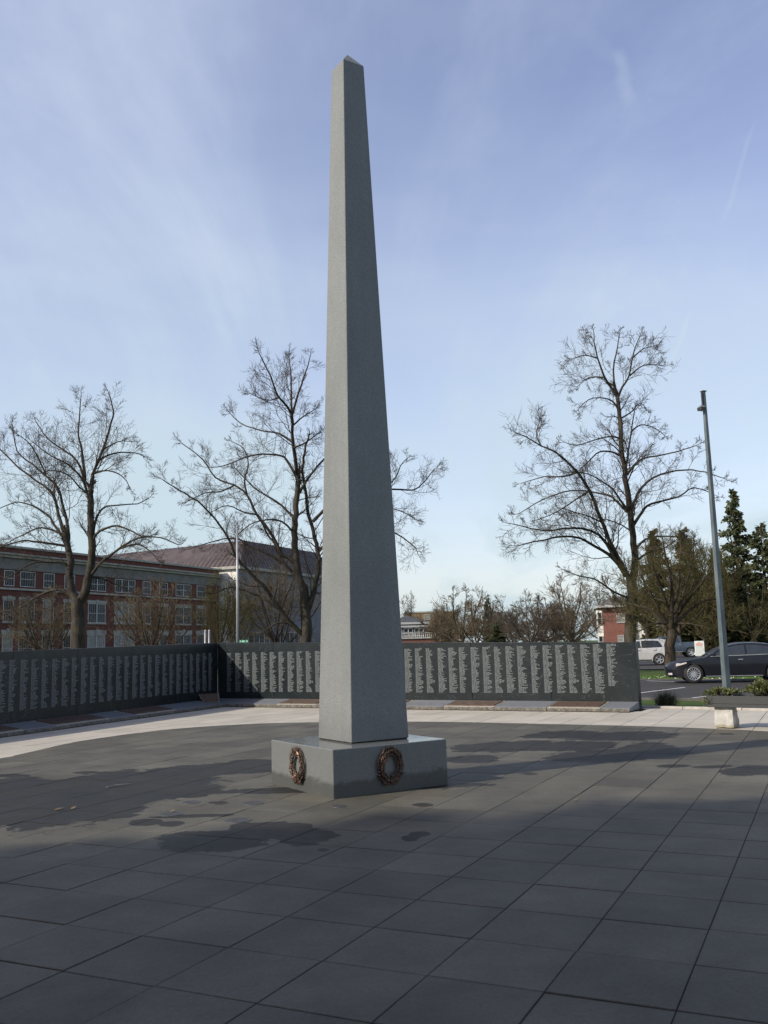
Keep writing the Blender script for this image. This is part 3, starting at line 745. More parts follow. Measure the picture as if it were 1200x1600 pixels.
def wreath(parent, cx, cz, face):
    """face: 0 = face towards -Y of the obelisk frame (right in the picture), 1 = towards -X (left)"""
    root = bpy.data.objects.new('bronze_wreath', None); link(root, parent)
    if face == 0: root.location = (cx, .011 - PW * 1.005 - .004, cz); rz = 0
    else: root.location = (-.081 - PW - .004, cx, cz); rz = -math.pi / 2
    root.rotation_euler = (0, 0, rz)
    r = random.Random(3 + face)
    def leaf(mb, c, ang, l, w, lift, roll):
        u = Vector((math.cos(ang), 0, math.sin(ang))); v = Vector((-u.z, 0, u.x)); o = Vector((0, -1, 0))
        v2 = v * math.cos(roll) + o * math.sin(roll); c = Vector(c)
        p0 = c; p1 = c + u * l * .4 + v2 * w + o * lift; p2 = c + u * l + o * lift * 1.3; p3 = c + u * l * .4 - v2 * w + o * lift; p4 = c + u * l * .45 + o * (lift + w * .55)
        mb.tri(p0, p1, p4); mb.tri(p1, p2, p4); mb.tri(p2, p3, p4); mb.tri(p3, p0, p4)
        mb.tri(p1, p0, p3); mb.tri(p2, p1, p3)
    def onring(t):  # t 0 bottom .. 1 top, one side
        a = -math.pi / 2 + t * math.pi
        x = math.cos(a) * .125; z = math.sin(a) * .165
        if t < .35: x *= .55 + .45 * (t / .35)
        return x, z
    for sgn in (-1, 1):
        tb = [Vector((sgn * onring(i / 14)[0], -.018, onring(i / 14)[1])) for i in range(15)]
        MB().tube(tb, [.014 * (1 - .3 * i / 14) for i in range(15)], 7).build('branch', MAT['bronze'], root, smooth=True)
        mb = MB()
        N = 17
        for i in range(N):
            t = (i + .2) / N; x, z = onring(t); x2, z2 = onring(min(t + .03, 1)); tang = math.atan2(z2 - z, sgn * (x2 - x))
            for off, sp, lf in ((.020, .42, .018), (-.020, -.42, .018), (0, 0, .032)):
                nx = math.cos(tang + math.pi / 2); nz = math.sin(tang + math.pi / 2)
                leaf(mb, (sgn * x + nx * off, -.012, z + nz * off), tang + sp * sgn * 1.0 * (1 if sgn > 0 else -1) + r.uniform(-.15, .15), (.070 + r.random() * .018), .0165, lf + r.uniform(-.006, .008), r.uniform(-.5, .5))
            if i % 3 == 1:
                leaf(mb, (sgn * x, -.035, z), tang + r.uniform(-1, 1), .018, .009, .01, 0)
        mb.build('laurel_leaves', MAT['bronze'], root)
    # ribbon bow at the foot
    mb = MB()
    for sgn in (-1, 1):
        q = [Vector((sgn * .0, -.030, -.160)), Vector((sgn * .05, -.048, -.150)), Vector((sgn * .085, -.030, -.165)), Vector((sgn * .10, -.022, -.178))]
        for i in range(3):
            w = (.016, .024, .026, .03)
            a, b = q[i], q[i + 1]; mb.quad(a + Vector((0, 0, -w[i])), b + Vector((0, 0, -w[i + 1])), b + Vector((0, -.003, w[i + 1])), a + Vector((0, -.003, w[i])))
    mb.box((0, -.036, -.162), (.03, .03, .045)); mb.tube([Vector((-.03, -.03, -.175)), Vector((-.045, -.03, -.205))], [.012, .008], 5); mb.tube([Vector((.02, -.03, -.175)), Vector((.03, -.025, -.21))], [.012, .008], 5)
    mb.build('ribbon', MAT['bronze'], root)
# wreath centres solved on the two visible faces
def wpos(px, py, face):
    if face == 0: n = -ov; P = OC + ou * -.081 + ov * (.011 - PW * 1.005)
    else: n = -ou; P = OC + ou * (-.081 - PW) + ov * .011
    q = onplane(px, py, (P.x, P.y, 0), (n.x, n.y, 0)); d = q.to_2d() - OC
    return (d.dot(ou) if face == 0 else d.dot(ov)), q.z
x_, z_ = wpos(608, 1197, 0); wreath(ob, x_, z_, 0)
x_, z_ = wpos(467.5, 1196, 1); wreath(ob, x_, z_, 1)

# ------------------------------------------------------------------ in-ground fittings
def puck(px, py, rad, label, dark):
    c = gnd(px, py)
    root = empty('ground_light' if not dark else 'floor_drain', (c.x, c.y, 0), 0, label, 'ground light' if not dark else 'drain', 'round fittings set in the paving')
    ring = [(rad * .8, .0035), (rad * .98, .0045), (rad, .001), (rad, -.01)]
    MB().lathe(ring, 28).build('rim', MAT['trough'] if not dark else MAT['drain'], root)
    if not dark: MB().lathe([(0.0001, .0025), (rad * .8, .0025)], 28).build('lens', MAT['drain'], root)
    else:
        MB().lathe([(0.0001, .0022), (rad * .8, .0022)], 28).build('sump', MAT['joint'], root)
        for k in range(-3, 4):
            w = math.sqrt(max(.01, .8 ** 2 - (k * .22) ** 2)) * rad; MB().box((0, k * .22 * rad, .0037), (w * 2, .1 * rad, .002)).build('grate_bar', MAT['drain'], root)
puck(340, 1254.5, .115, 'round dark iron drain, the blackest fitting left of the obelisk', True)
puck(298, 1254, .105, 'pale rimmed ground light just left of the black drain', False)
puck(267, 1272, .13, 'ground light below left of the black drain, at the edge of the wet stain', False)
puck(372, 1282, .13, 'ground light right above the long central wet patch', False)
puck(395, 1255, .12, 'ground light between the black drain and the left foot of the plinth', False)
puck(530, 1260, .075, 'small ground light in front of the near corner of the plinth', False)
puck(660, 1258, .11, 'dark round drain in front of the shaded face of the plinth', True)
puck(826, 1209, .115, 'round iron drain to the right of the plinth at the end of its shadow', True)
puck(1134, 1147, .14, 'flat dark drain in front of the white stone block', True)
# litter
def stick(px, py, L, rz, label):
    c = gnd(px, py); pts = [Vector((c.x + math.cos(rz) * L * t, c.y + math.sin(rz) * L * t, .008 + .01 * math.sin(t * 3))) for t in (0, .3, .65, 1)]
    pts[1].y += .02; tag(MB().tube(pts, [.006, .007, .006, .003], 5).build('stick', MAT['stick']), label, 'stick')
stick(166, 1231, .34, .75, 'pale fallen stick lying on the large wet stain at left')
def dleaf(px, py, s, rz, label):
    c = gnd(px, py); mb = MB(); u = Vector((math.cos(rz), math.sin(rz), 0)); v = Vector((-u.y, u.x, 0)); c = Vector((c.x, c.y, .006))
    P = [c - u * s, c - u * s * .2 + v * s * .5 + Vector((0, 0, .012)), c + u * s + Vector((0, 0, .02)), c - u * s * .2 - v * s * .5 + Vector((0, 0, .008))]
    mb.quad(*P); mb.quad(*[p - Vector((0, 0, .002)) for p in reversed(P)]); tag(mb.build('fallen_leaf', MAT['dry_leaf']), label, 'leaf')
dleaf(92, 1266, .055, .3, 'curled brown leaf on the wet stain, the left one of the pair')
dleaf(115, 1264, .045, 1.2, 'curled brown leaf on the wet stain, the right one of the pair')
dleaf(270, 1269, .03, .8, 'small dry leaf beside a ground light left of the obelisk')
dleaf(900, 1252, .035, .3, 'tiny dry leaf on the sunlit pavers right of the obelisk')
# ------------------------------------------------------------------ PLANTER, KERB GRASS, POLE
B0 = gnd(1116.5, 1136.5).to_2d(); TD = Vector((.80, -.60)); TN = Vector((.60, .80))
tro = empty('granite_planter', (B0.x, B0.y, 0), 0, 'dark granite trough planter resting on pale rough stone blocks at the right edge', 'planter')
def tpt(a, b, z): v = TD * a + TN * b; return (v.x, v.y, z)
def block(x0, seed):
    r = random.Random(seed); mb = MB(); bm = bmesh.new(); bmesh.ops.create_cube(bm, size=1); bmesh.ops.subdivide_edges(bm, edges=bm.edges, cuts=5, use_grid_fill=True)
    from mathutils import noise
    for v in bm.verts:
        x, y, z = v.co
        tap = 1 - .12 * (z + .5) if True else 1
        q = Vector((x * .345 * tap + .02 * (z < 0) * 0, y * .34 * tap, (z + .5) * .36))
        nz = noise.noise(q * 9 + Vector((seed, 0, 0))); d = q - Vector((0, 0, .18)); dn = d.normalized() * (.014 * nz + .012 * noise.noise(q * 23))
        c = max(0, abs(x) + abs(y) + abs(z) - 1.30) * .045
        q = q + dn - d.normalized() * c; v.co = Vector(tpt(x0 + .172 + q.x, .17 + q.y, q.z))
    for f in bm.faces: f.smooth = True
    me = bpy.data.meshes.new('support_block'); bm.to_mesh(me); bm.free(); me.materials.append(MAT['rough_white']); sharp(me, 40)
    o = bpy.data.objects.new('support_block', me); link(o, tro)
block(0, 2); block(1.02, 6)
TL, TW_, T0, T1 = 2.3, .52, .362, .565; xo = -.09; yo = -.06
q = [(xo, yo), (xo + TL, yo), (xo + TL, yo + TW_), (xo, yo + TW_)]; wl_ = .05
MB().hexa([tpt(a, b, T0) for a, b in q], [tpt(a, b, T0 + .06) for a, b in q]).build('trough_base', MAT['trough'], tro, bevel=.006)
for nm, x0, x1, y0, y1 in (('trough_side', xo, xo + TL, yo, yo + wl_), ('trough_side', xo, xo + TL, yo + TW_ - wl_, yo + TW_), ('trough_end', xo, xo + wl_, yo + wl_, yo + TW_ - wl_), ('trough_end', xo + TL - wl_, xo + TL, yo + wl_, yo + TW_ - wl_)):
    z0 = T0 + .061
    MB().hexa([tpt(x0, y0, z0), tpt(x1, y0, z0), tpt(x1, y1, z0), tpt(x0, y1, z0)], [tpt(x0, y0, T1), tpt(x1, y0, T1), tpt(x1, y1, T1), tpt(x0, y1, T1)]).build(nm, MAT['trough'], tro, bevel=.006)
MB().hexa([tpt(xo + wl_, yo + wl_, T1 - .1), tpt(xo + TL - wl_, yo + wl_, T1 - .1), tpt(xo + TL - wl_, yo + TW_ - wl_, T1 - .1), tpt(xo + wl_, yo + TW_ - wl_, T1 - .1)],
          [tpt(xo + wl_, yo + wl_, T1 - .025), tpt(xo + TL - wl_, yo + wl_, T1 - .025), tpt(xo + TL - wl_, yo + TW_ - wl_, T1 - .02), tpt(xo + wl_, yo + TW_ - wl_, T1 - .02)]).build('soil', MAT['soil'], tro)
def shrub(c, rx, ry, rz, nst, nleaf, seed, label, trail=None, mat='leaf'):
    r = random.Random(seed); root = empty('planter_shrub', c, 0, label, 'shrub'); st = MB(); lf = MB()
    def leaf(p, d, s):
        d = d.normalized(); a = d.cross(Vector((r.uniform(-1, 1), r.uniform(-1, 1), r.uniform(-1, 1)))).normalized(); u = (d + a * .3)
        b = d.cross(a); lf.quad(p, p + u * s * .5 + b * s * .28, p + u * s, p + u * s * .5 - b * s * .28)
    for k in range(nst):
        a = r.uniform(0, 6.283); e = r.uniform(.15, 1.0); R_ = math.sqrt(r.random())
        tip = Vector((math.cos(a) * rx * R_ * 1.05, math.sin(a) * ry * R_, rz * (1 - .65 * R_ * R_) * r.uniform(.65, 1.1)))
        if trail and k < trail: tip = Vector((-rx * r.uniform(.9, 1.15), -ry * r.uniform(0, .9), -r.uniform(.02, .14)))
        base = Vector((tip.x * .3, tip.y * .3, 0)); mid = (base + tip) / 2 + Vector((0, 0, .06))
        st.tube([base, mid, tip], [.005, .004, .002], 4)
        for j in range(nleaf):
            t = r.uniform(.35, 1); p = (mid.lerp(tip, (t - .5) * 2) if t > .5 else base.lerp(mid, t * 2)); p = p + Vector((r.gauss(0, .025), r.gauss(0, .025), r.gauss(0, .02)))
            leaf(p, Vector((p.x * 1.2 + r.gauss(0, .2), p.y * 1.2 + r.gauss(0, .2), .25 + r.random() * .3)), r.uniform(.022, .048))
    st.build('stems', MAT['bark_dark'], root); lf.build('leaves', MAT[mat], root); return root
def troughpt(px, py): q = gnd(px, py, T1 - .03); return q
q = Vector(tpt(.12, .2, T1 - .03)); q = Vector((B0.x, B0.y, 0)) + q; shrub(q, .34, .2, .13, 60, 22, 4, 'low straggly shrub spilling over the left end of the granite trough', 10)
q = Vector(tpt(.84, .22, T1 - .03)); q = Vector((B0.x, B0.y, 0)) + q; shrub(q, .36, .24, .30, 90, 26, 8, 'dense rounded olive green shrub in the middle of the granite trough')
# ornamental sedge clump behind the kerb
c = gnd(1046, 1103.5); root = empty('ornamental_grass', (c.x, c.y + .25, -.02), 0, 'fountain of grey green ornamental grass behind the terrace kerb', 'grass clump')
mb = MB(); r = random.Random(4)
for k in range(900):
    a = r.uniform(0, 6.283); b0 = Vector((r.gauss(0, .09), r.gauss(0, .09), 0)); L = r.uniform(.28, .5); sp = r.uniform(.1, .95)
    d = Vector((math.cos(a) * sp, math.sin(a) * sp, 1)).normalized(); p1 = b0 + d * L * .5; p2 = p1 + (d + Vector((math.cos(a) * sp * .8, math.sin(a) * sp * .8, -.5))).normalized() * L * .5
    w = Vector((-math.sin(a), math.cos(a), 0)) * .004; mb.quad(b0 - w, b0 + w, p1 + w, p1 - w); mb.tri(p1 - w, p1 + w, p2)
mb.build('blades', MAT['clump'], root)
def grass_stuff(name, fn, n, h, seed, label):
    r = random.Random(seed); mb = MB()
    for k in range(n):
        p = fn(r); a = r.uniform(0, 6.283); w = Vector((math.cos(a), math.sin(a), 0)) * r.uniform(.008, .016); t = Vector((r.gauss(0, .03), r.gauss(0, .03), h * r.uniform(.5, 1.2)))
        mb.tri(p - w, p + w, p + t)
    return tag(mb.build(name, MAT['blade']), label, 'grass', kind='stuff')
kn = Vector((-KD.y, KD.x)); kn = kn if kn.y > 0 else -kn
def near_strip(r):
    while True:
        s = r.uniform(-2, 9); w = r.uniform(21.4, WN - .2); p = E1 * s + EN * w
        if (p - K0).dot(kn) > .2 and (p - RW0).dot(RN) < -.25 or (p.x > 6.1 and (p - K0).dot(kn) > .2): return Vector((p.x, p.y, -.08))
grass_stuff('lawn_grass', near_strip, 30000, .085, 3, 'short green grass strip between the terrace kerb and the road')
def far_strip(r):
    s = r.uniform(-14, 8); w = WF + .2 + 15 * r.random() ** 1.3; p = E1 * s + EN * w; return Vector((p.x, p.y, hgt(w) - .05))
grass_stuff('lawn_grass', far_strip, 34000, .10, 5, 'bright green grass on the verge beyond the road')
r = random.Random(9); mb = MB()
for k in range(130):
    px = r.uniform(990, 1056); w = r.choice((WF + .2 + r.random() ** 2 * 3, WF + r.random() * 12)); s = r.uniform(-13, -5) if True else 0
    p = E1 * s + EN * w; z = hgt(w) + .04; a = r.uniform(0, 3); u = Vector((math.cos(a), math.sin(a), .4)) * r.uniform(.012, .035); v = Vector((-u.y, u.x, .3 * u.x)); c = Vector((p.x, p.y, z))
    mb.quad(c - u, c - v * .7, c + u, c + v * .7)
tag(mb.build('fallen_blossom', MAT['petal']), 'scattered pale blossom on the verge beyond the road', 'blossom', kind='stuff')

PB_ = gnd(1137, 1092); pole = empty('lamp_post', (PB_.x, PB_.y, 0), R(20), 'tall square blue grey lamp post with a small box light, behind the planter', 'lamp post')
mb = MB(); w0, w1, HH = .080, .040, 8.24
mb.hexa([(-w0, -w0, -.1), (w0, -w0, -.1), (w0, w0, -.1), (-w0, w0, -.1)], [(-w1, -w1, HH), (w1, -w1, HH), (w1, w1, HH), (-w1, w1, HH)]); mb.build('post', MAT['pole_paint'], pole, bevel=.006)
MB().box((0, 0, HH + .01), (.13, .13, .02)).build('cap', MAT['black_metal'], pole)
MB().box((0, 0, -.01), (.34, .34, .03)).build('base_plate', MAT['pole_paint'], pole)
fx = empty('x', (0, 0, 0)); bpy.data.objects.remove(fx)
br = MB(); br.box((-.075, -.02, HH - .22), (.03, .05, .40)); br.box((-.09, -.02, HH - .40), (.05, .04, .03)); br.build('bracket', MAT['black_metal'], pole)
hd = MB().box((-.13, -.03, HH - .50), (.17, .17, .085)).build('lamp_head', MAT['black_metal'], pole, bevel=.008)
MB().hexa([(-.21, -.11, HH - .457), (-.05, -.11, HH - .457), (-.05, .05, HH - .457), (-.21, .05, HH - .457)], [(-.16, -.06, HH - .40), (-.08, -.06, HH - .40), (-.08, .0, HH - .40), (-.16, .0, HH - .40)]).build('lamp_cowl', MAT['galv'], hd)
MB().box((-.13, -.03, HH - .546), (.13, .13, .006)).build('lamp_lens', MAT['lens'], hd)

# far flagpole-like post, street sign, two white posts
p = at(371.5, 1012, 45); fp = empty('light_post', (p.x, p.y, -.05), 0, 'slender pale metal post rising behind the left part of the long name wall', 'post')
MB().tube([Vector((0, 0, 0)), Vector((0, 0, 4)), Vector((0, 0, 7.6))], [.075, .065, .05], 12).build('post', MAT['galv'], fp, smooth=True)
MB().lathe([(.05, 7.6), (.065, 7.62), (.04, 7.7), (0.001, 7.73)], 12).build('post_cap', MAT['galv'], fp, smooth=True)
MB().lathe([(.14, 0), (.14, .03), (.09, .06), (.076, .3)], 12).build('post_base', MAT['galv'], fp, smooth=True)
p = at(381, 1002, 44.6); sg = empty('street_sign', (p.x, p.y, -.05), R(-4), 'small green street name sign peeping over the wall beside the pale post', 'street sign')
MB().tube([Vector((0, .03, 0)), Vector((0, .03, p.z - .02))], .03, 8).build('sign_post', MAT['galv'], sg)
MB().box((0, 0, p.z + .05), (.44, .012, .14)).build('sign_plate', MAT['sign_green'], sg)
mb = MB(); r = random.Random(2)
for x0, x1 in ((-.19, -.15), (-.09, -.065), (-.055, -.03), (-.02, .005), (.015, .04), (.12, .145), (.155, .18)): mb.box(((x0 + x1) / 2, -.008, p.z + .05), (x1 - x0, .002, .07))
tag(mb.build('sign_lettering', MAT['sign_white'], sg), kind='stuff')
for k, x in enumerate((320.8, 326.8)):
    p = at(x, 984, 45); o = empty('white_post', (p.x, p.y, -.05), 0, ('left' if k == 0 else 'right') + ' one of two short pale posts standing side by side above the wall corner', 'post', 'pale posts behind the wall corner')
    MB().tube([Vector((0, 0, 0)), Vector((0, 0, p.z))], .055, 10).build('post', MAT['galv'], o, smooth=True); MB().lathe([(.056, p.z), (.06, p.z + .01), (.03, p.z + .04), (.001, p.z + .05)], 10).build('post_cap', MAT['white_paint'], o)
# notice board beyond the dark car
p0 = at(1093, 1013, 42.0); nb = empty('notice_sign', (p0.x, p0.y, -.1), R(-16), 'white notice sign with red heading on a stake, behind the bonnet of the black car', 'sign')
mb = MB(); mb.tube([Vector((0, .03, -.1)), Vector((0, .03, p0.z + .3))], .022, 6).build('stake', MAT['black_metal'], nb)
MB().box((0, 0, p0.z + .1), (.41, .015, .66)).build('sign_board', MAT['sign_white'], nb)
mb = MB()
for z, w in ((.36, .12), (.31, .30), (.265, .32), (.225, .26)): mb.box((0, -.009, p0.z + z), (w, .002, .026))
mb.build('red_heading', MAT['sign_red'], nb)
mb = MB(); r = random.Random(1)
mb.box((0, -.009, p0.z + .19), (.37, .002, .008))
for k in range(9):
    x = -.16
    while x < .14:
        w = r.uniform(.03, .09); mb.box((x + w / 2, -.009, p0.z + .155 - k * .042), (w, .002, .014)); x += w + .02
mb.build('small_print', MAT['sign_ink'], nb)

# ------------------------------------------------------------------ VEHICLES  (x = 0 at the nose, car points to -X)
def vehicle(name, label, cat, loc, rz, prof, cabin, W2, wheels, paint, wins, spec):
    root = empty(name, loc, rz, label, cat)
    L = max(p[0] for p in prof)
    wr = wheels['r']; xs = wheels['x']; ar = wr + spec.get('gap', .05); z0 = spec.get('sill', .2)
    # side outline with wheel arches
    bot = []
    for x in sorted(xs, reverse=True):
        h = z0 - wr; a0 = math.asin(max(-1, min(1, h / ar)))
        for k in range(13):
            a = a0 + (math.pi - 2 * a0) * k / 12; bot.append((x + ar * math.cos(a), wr + ar * math.sin(a)))
    outline = prof + bot          # prof: from front-bottom over the top to rear-bottom
    def plan(x, z):
        t = min(x, L - x); return 1 - spec.get('nose', .20) * max(0, 1 - t / spec.get('nl', .9)) ** 2
    def tum(z):
        b = spec['belt']
        if z < b: return 1 - .05 * max(0, (b * .55 - z) / b) - .035 * max(0, (z - b * .72) / (b * .28)) ** 2
        return .965 - spec.get('tumble', .24) * (z - b) / .5 * .5 * 1.0
    def mapp(x, s, z):
        xx = x
        if x < 1.0: xx = x + spec.get('round', .28) * abs(s) ** 3 * (1 - x) ** 1
        if x > L - .9: xx = x - spec.get('round', .28) * .6 * abs(s) ** 3 * (1 - (L - x) / .9)
        zz = z - spec.get('crown', .035) * abs(s) ** 4 * (1 if z > spec['belt'] * .75 else 0)
        return Vector((xx, s * W2 * plan(x, z) * tum(z), zz))
    def solid(poly, nm, mat, cuts_z, shr=1.0):
        bm = bmesh.new(); vs = [bm.verts.new((x, -1, z)) for x, z in poly]; f = bm.faces.new(vs)
        ex = bmesh.ops.extrude_face_region(bm, geom=[f]); bmesh.ops.translate(bm, verts=[v for v in ex['geom'] if isinstance(v, bmesh.types.BMVert)], vec=(0, 2, 0))
        bmesh.ops.recalc_face_normals(bm, faces=bm.faces)
        def cut(co, no): bmesh.ops.bisect_plane(bm, geom=bm.verts[:] + bm.edges[:] + bm.faces[:], plane_co=co, plane_no=no)
        for y in (-.9, -.75, -.5, 0, .5, .75, .9): cut((0, y, 0), (0, 1, 0))
        for z in cuts_z: cut((0, 0, z), (0, 0, 1))
        x = .15
        while x < L: cut((x, 0, 0), (1, 0, 0)); x += .22
        for v in bm.verts: v.co = mapp(v.co.x, v.co.y * shr, v.co.z)
        me = bpy.data.meshes.new(nm); bm.to_mesh(me); bm.free(); me.materials.append(mat); sharp(me, 38)
        o = bpy.data.objects.new(nm, me); link(o, root); return o
    b = spec['belt']
    body = solid(outline, 'body', paint, [b * k for k in (.35, .5, .65, .78, .9, 1.0)])
    if cabin: cab = solid(cabin, 'cabin', paint, [b + .12, b + .25, b + .36, b + .44], spec.get('cabw', .97))
    for nm, poly, mt in wins:
        for sd in (-1, 1):
            mb = MB(); bm = bmesh.new(); vs = [bm.verts.new((x, sd, z)) for x, z in poly]; f = bm.faces.new(vs)
            x = .15
            while x < L: bmesh.ops.bisect_plane(bm, geom=bm.verts[:] + bm.edges[:] + bm.faces[:], plane_co=(x, 0, 0), plane_no=(1, 0, 0)); x += .22
            for z in (b + .12, b + .25, b + .36): bmesh.ops.bisect_plane(bm, geom=bm.verts[:] + bm.edges[:] + bm.faces[:], plane_co=(0, 0, z), plane_no=(0, 0, 1))
            cw = spec.get('cabw', .97) if 'window' in nm else 1.0
            for v in bm.verts:
                q = mapp(v.co.x, v.co.y * cw, v.co.z); v.co = q + Vector((0, sd * .008, 0))
            me = bpy.data.meshes.new(nm); bm.to_mesh(me); bm.free(); me.materials.append(mt); sharp(me, 40); o = bpy.data.objects.new(nm, me); link(o, root)
    # windscreen and rear window
    for nm, (xa, za), (xb, zb) in spec['screens']:
        mb = MB(); n = 8; nrm = Vector((zb - za, 0, -(xb - xa))); nrm = nrm.normalized()
        if nrm.z < 0: nrm = -nrm
        for i in range(n):
            s0, s1 = -.84 + 1.68 * i / n, -.84 + 1.68 * (i + 1) / n
            mb.quad(*[mapp(x, s * spec.get('cabw', .97), z) + nrm * .008 for x, s, z in ((xa, s0, za), (xa, s1, za), (xb, s1, zb), (xb, s0, zb))])
        mb.build(nm, MAT['carglass'], root)
    MB().box((L / 2, 0, z0 + .10), (L - .7, W2 * 1.5, .16)).build('underbody', MAT['dark_plastic'], root)
    # wheels
    for x in xs:
        for sd in (-1, 1):
            w = bpy.data.objects.new('wheel', None); link(w, root); w.location = (x, sd * (W2 * spec.get('track', .97) - .11), wr); w.rotation_euler = (0, 0, 0 if sd < 0 else math.pi)
            tw = .11
            MB().lathe([(wr * .66, -tw), (wr * .70, -tw), (wr * .95, -tw * .92), (wr, -tw * .7), (wr, tw * .7), (wr * .95, tw * .92), (wr * .68, tw), (wr * .66, tw * .5)], 32, 'Y').build('tyre', MAT['tyre'], w, smooth=True)
            mb = MB(); mb.lathe([(wr * .63, -tw * .5), (wr * .70, -tw * .98), (wr * .67, -tw * 1.02), (wr * .62, -tw * .86), (wr * .62, tw * .2)], 32, 'Y')
            ns = wheels['spokes']
            for k in range(ns):
                a = 2 * math.pi * k / ns; ca, sa = math.cos(a), math.sin(a); ww = wheels['sw']
                r0, r1 = wr * .10, wr * .645
                def P(rr, t, y): return (rr * ca - t * sa, y, rr * sa + t * ca)
                mb.hexa([P(r0, -ww, -tw * .65), P(r1, -ww * .8, -tw * .80), P(r1, ww * .8, -tw * .80), P(r0, ww, -tw * .65)], [P(r0, -ww, -tw * .86), P(r1, -ww * .6, -tw * .96), P(r1, ww * .6, -tw * .96), P(r0, ww, -tw * .86)])
            mb.lathe([(.001, -tw * .92), (wr * .13, -tw * .90), (wr * .15, -tw * .6)], 16, 'Y'); mb.build('rim', MAT['rim'], w, fix=True)
            MB().lathe([(.001, -tw * .3), (wr * .60, -tw * .3)], 20, 'Y').build('brake_disc', MAT['black_metal'], w)
    root['_m'] = 0; del root['_m']
    return root, mapp
def side_strip(root, mapp, pts, th, name, mat, sides=(-1, 1), off=.012):
    for sd in sides:
        mb = MB()
        for (x0, z0), (x1, z1) in zip(pts[:-1], pts[1:]):
            n = max(1, int(abs(x1 - x0) / .2))
            for i in range(n):
                a, c = i / n, (i + 1) / n
                pa = mapp(x0 + (x1 - x0) * a, sd, z0 + (z1 - z0) * a) + Vector((0, sd * off, 0)); pb = mapp(x0 + (x1 - x0) * c, sd, z0 + (z1 - z0) * c) + Vector((0, sd * off, 0)); up = Vector((0, 0, th))
                mb.quad(pa, pb, pb + up, pa + up)
                mb.quad(pa + up, pb + up, pb + up - Vector((0, sd * off * 1.2, 0)), pa + up - Vector((0, sd * off * 1.2, 0)))
        mb.build(name, mat, root)
# dark sedan
cpos = gnd(1085, 1067); cdir = (gnd(1200, 1062.5).to_2d() - cpos.to_2d()).normalized(); crz = R(-12)
# near-side wheel contact at cpos: car local (0.90, -W)
def place(cp, rz, lx, ly): return (cp.x - math.cos(rz) * lx + math.sin(rz) * ly, cp.y - math.sin(rz) * lx - math.cos(rz) * ly, 0)
W2 = .92
loc = place(cpos, crz, .90, -W2 + .05)
prof = [(.45, .20), (.10, .21), (.03, .30), (0, .48), (.03, .62), (.12, .70), (.45, .80), (.9, .875), (1.35, .93), (2.2, .965), (3.2, .985), (3.9, 1.0), (4.45, 1.02), (4.72, .98), (4.80, .85), (4.82, .55), (4.76, .32), (4.55, .24), (4.35, .21)]
cabin = [(1.30, .90), (1.75, 1.17), (2.12, 1.33), (2.5, 1.395), (2.95, 1.405), (3.4, 1.36), (3.85, 1.24), (4.25, 1.08), (4.45, .97), (3.5, .93)]
win = [('front_side_window', [(1.55, .975), (1.80, 1.13), (2.14, 1.275), (2.42, 1.325), (2.66, 1.335), (2.68, .995)], MAT['carglass']),
       ('rear_side_window', [(2.74, 1.0), (2.72, 1.337), (3.0, 1.335), (3.35, 1.29), (3.70, 1.20), (3.95, 1.10), (4.02, 1.03), (3.7, 1.02)], MAT['carglass'])]
sedan, mp = vehicle('black_sedan', 'shiny black saloon car with silver multi spoke wheels, side on beyond the planter', 'car', (loc[0], loc[1], -.02), crz, prof, cabin, W2, dict(r=.335, x=(.90, 3.66), spokes=14, sw=.016), MAT['car_black'], win,
    dict(belt=.97, sill=.21, screens=[('windscreen', (1.36, .935), (2.08, 1.305)), ('rear_window', (4.36, 1.02), (3.72, 1.275))], nose=.20, nl=.9, round=.30))
side_strip(sedan, mp, [(1.50, .955), (2.7, .978), (3.7, 1.0), (4.05, 1.015)], .022, 'chrome_trim', MAT['chrome'])
side_strip(sedan, mp, [(1.30, .235), (3.2, .235)], .02, 'sill_trim', MAT['galv'])
for x in (2.70, 3.66, 1.40):
    side_strip(sedan, mp, [(x, .30), (x + .006, .30)], .62, 'door_gap', MAT['dark_plastic'], off=.004)
for x in (2.42, 3.40): side_strip(sedan, mp, [(x, .83), (x + .16, .835)], .026, 'door_handle', MAT['chrome'], off=.03)
for sd in (-1, 1):
    mb = MB()
    for i in range(5):
        a, b = i / 5, (i + 1) / 5
        f = lambda t, hi: mp(.05 + .50 * t, sd, (.60 + .10 * t) if not hi else (.70 + .085 * t)) + Vector((-.006, sd * .010, .003))
        mb.quad(f(a, 0), f(b, 0), f(b, 1), f(a, 1))
    mb.build('headlight', MAT['headlight'], sedan)
    q = mp(1.62, sd, .99); MB().box((q.x, q.y + sd * .10, q.z + .04), (.10, .20, .11)).build('wing_mirror', MAT['car_black'], sedan, bevel=.03)
    q = mp(4.70, sd, .86); MB().box((q.x - .05, q.y - sd * .04, q.z), (.20, .16, .13)).build('tail_light', MAT['taillight'], sedan, bevel=.02)
for s0, s1, z0_, z1_, nm, mt in ((-.45, .45, .44, .60, 'grille', MAT['dark_plastic']), (-.6, .6, .25, .36, 'air_intake', MAT['dark_plastic']), (.62, .86, .30, .37, 'fog_lamp', MAT['headlight']), (-.86, -.62, .30, .37, 'fog_lamp', MAT['headlight'])):
    mb = MB(); n = 6
    for i in range(n):
        a, b = s0 + (s1 - s0) * i / n, s0 + (s1 - s0) * (i + 1) / n
        xf = .015 if z0_ > .4 else .03
        mb.quad(*[mp(xf, s, z) + Vector((-.025, 0, 0)) for s, z in ((a, z0_), (b, z0_), (b, z1_), (a, z1_))])
    mb.build(nm, mt, sedan)
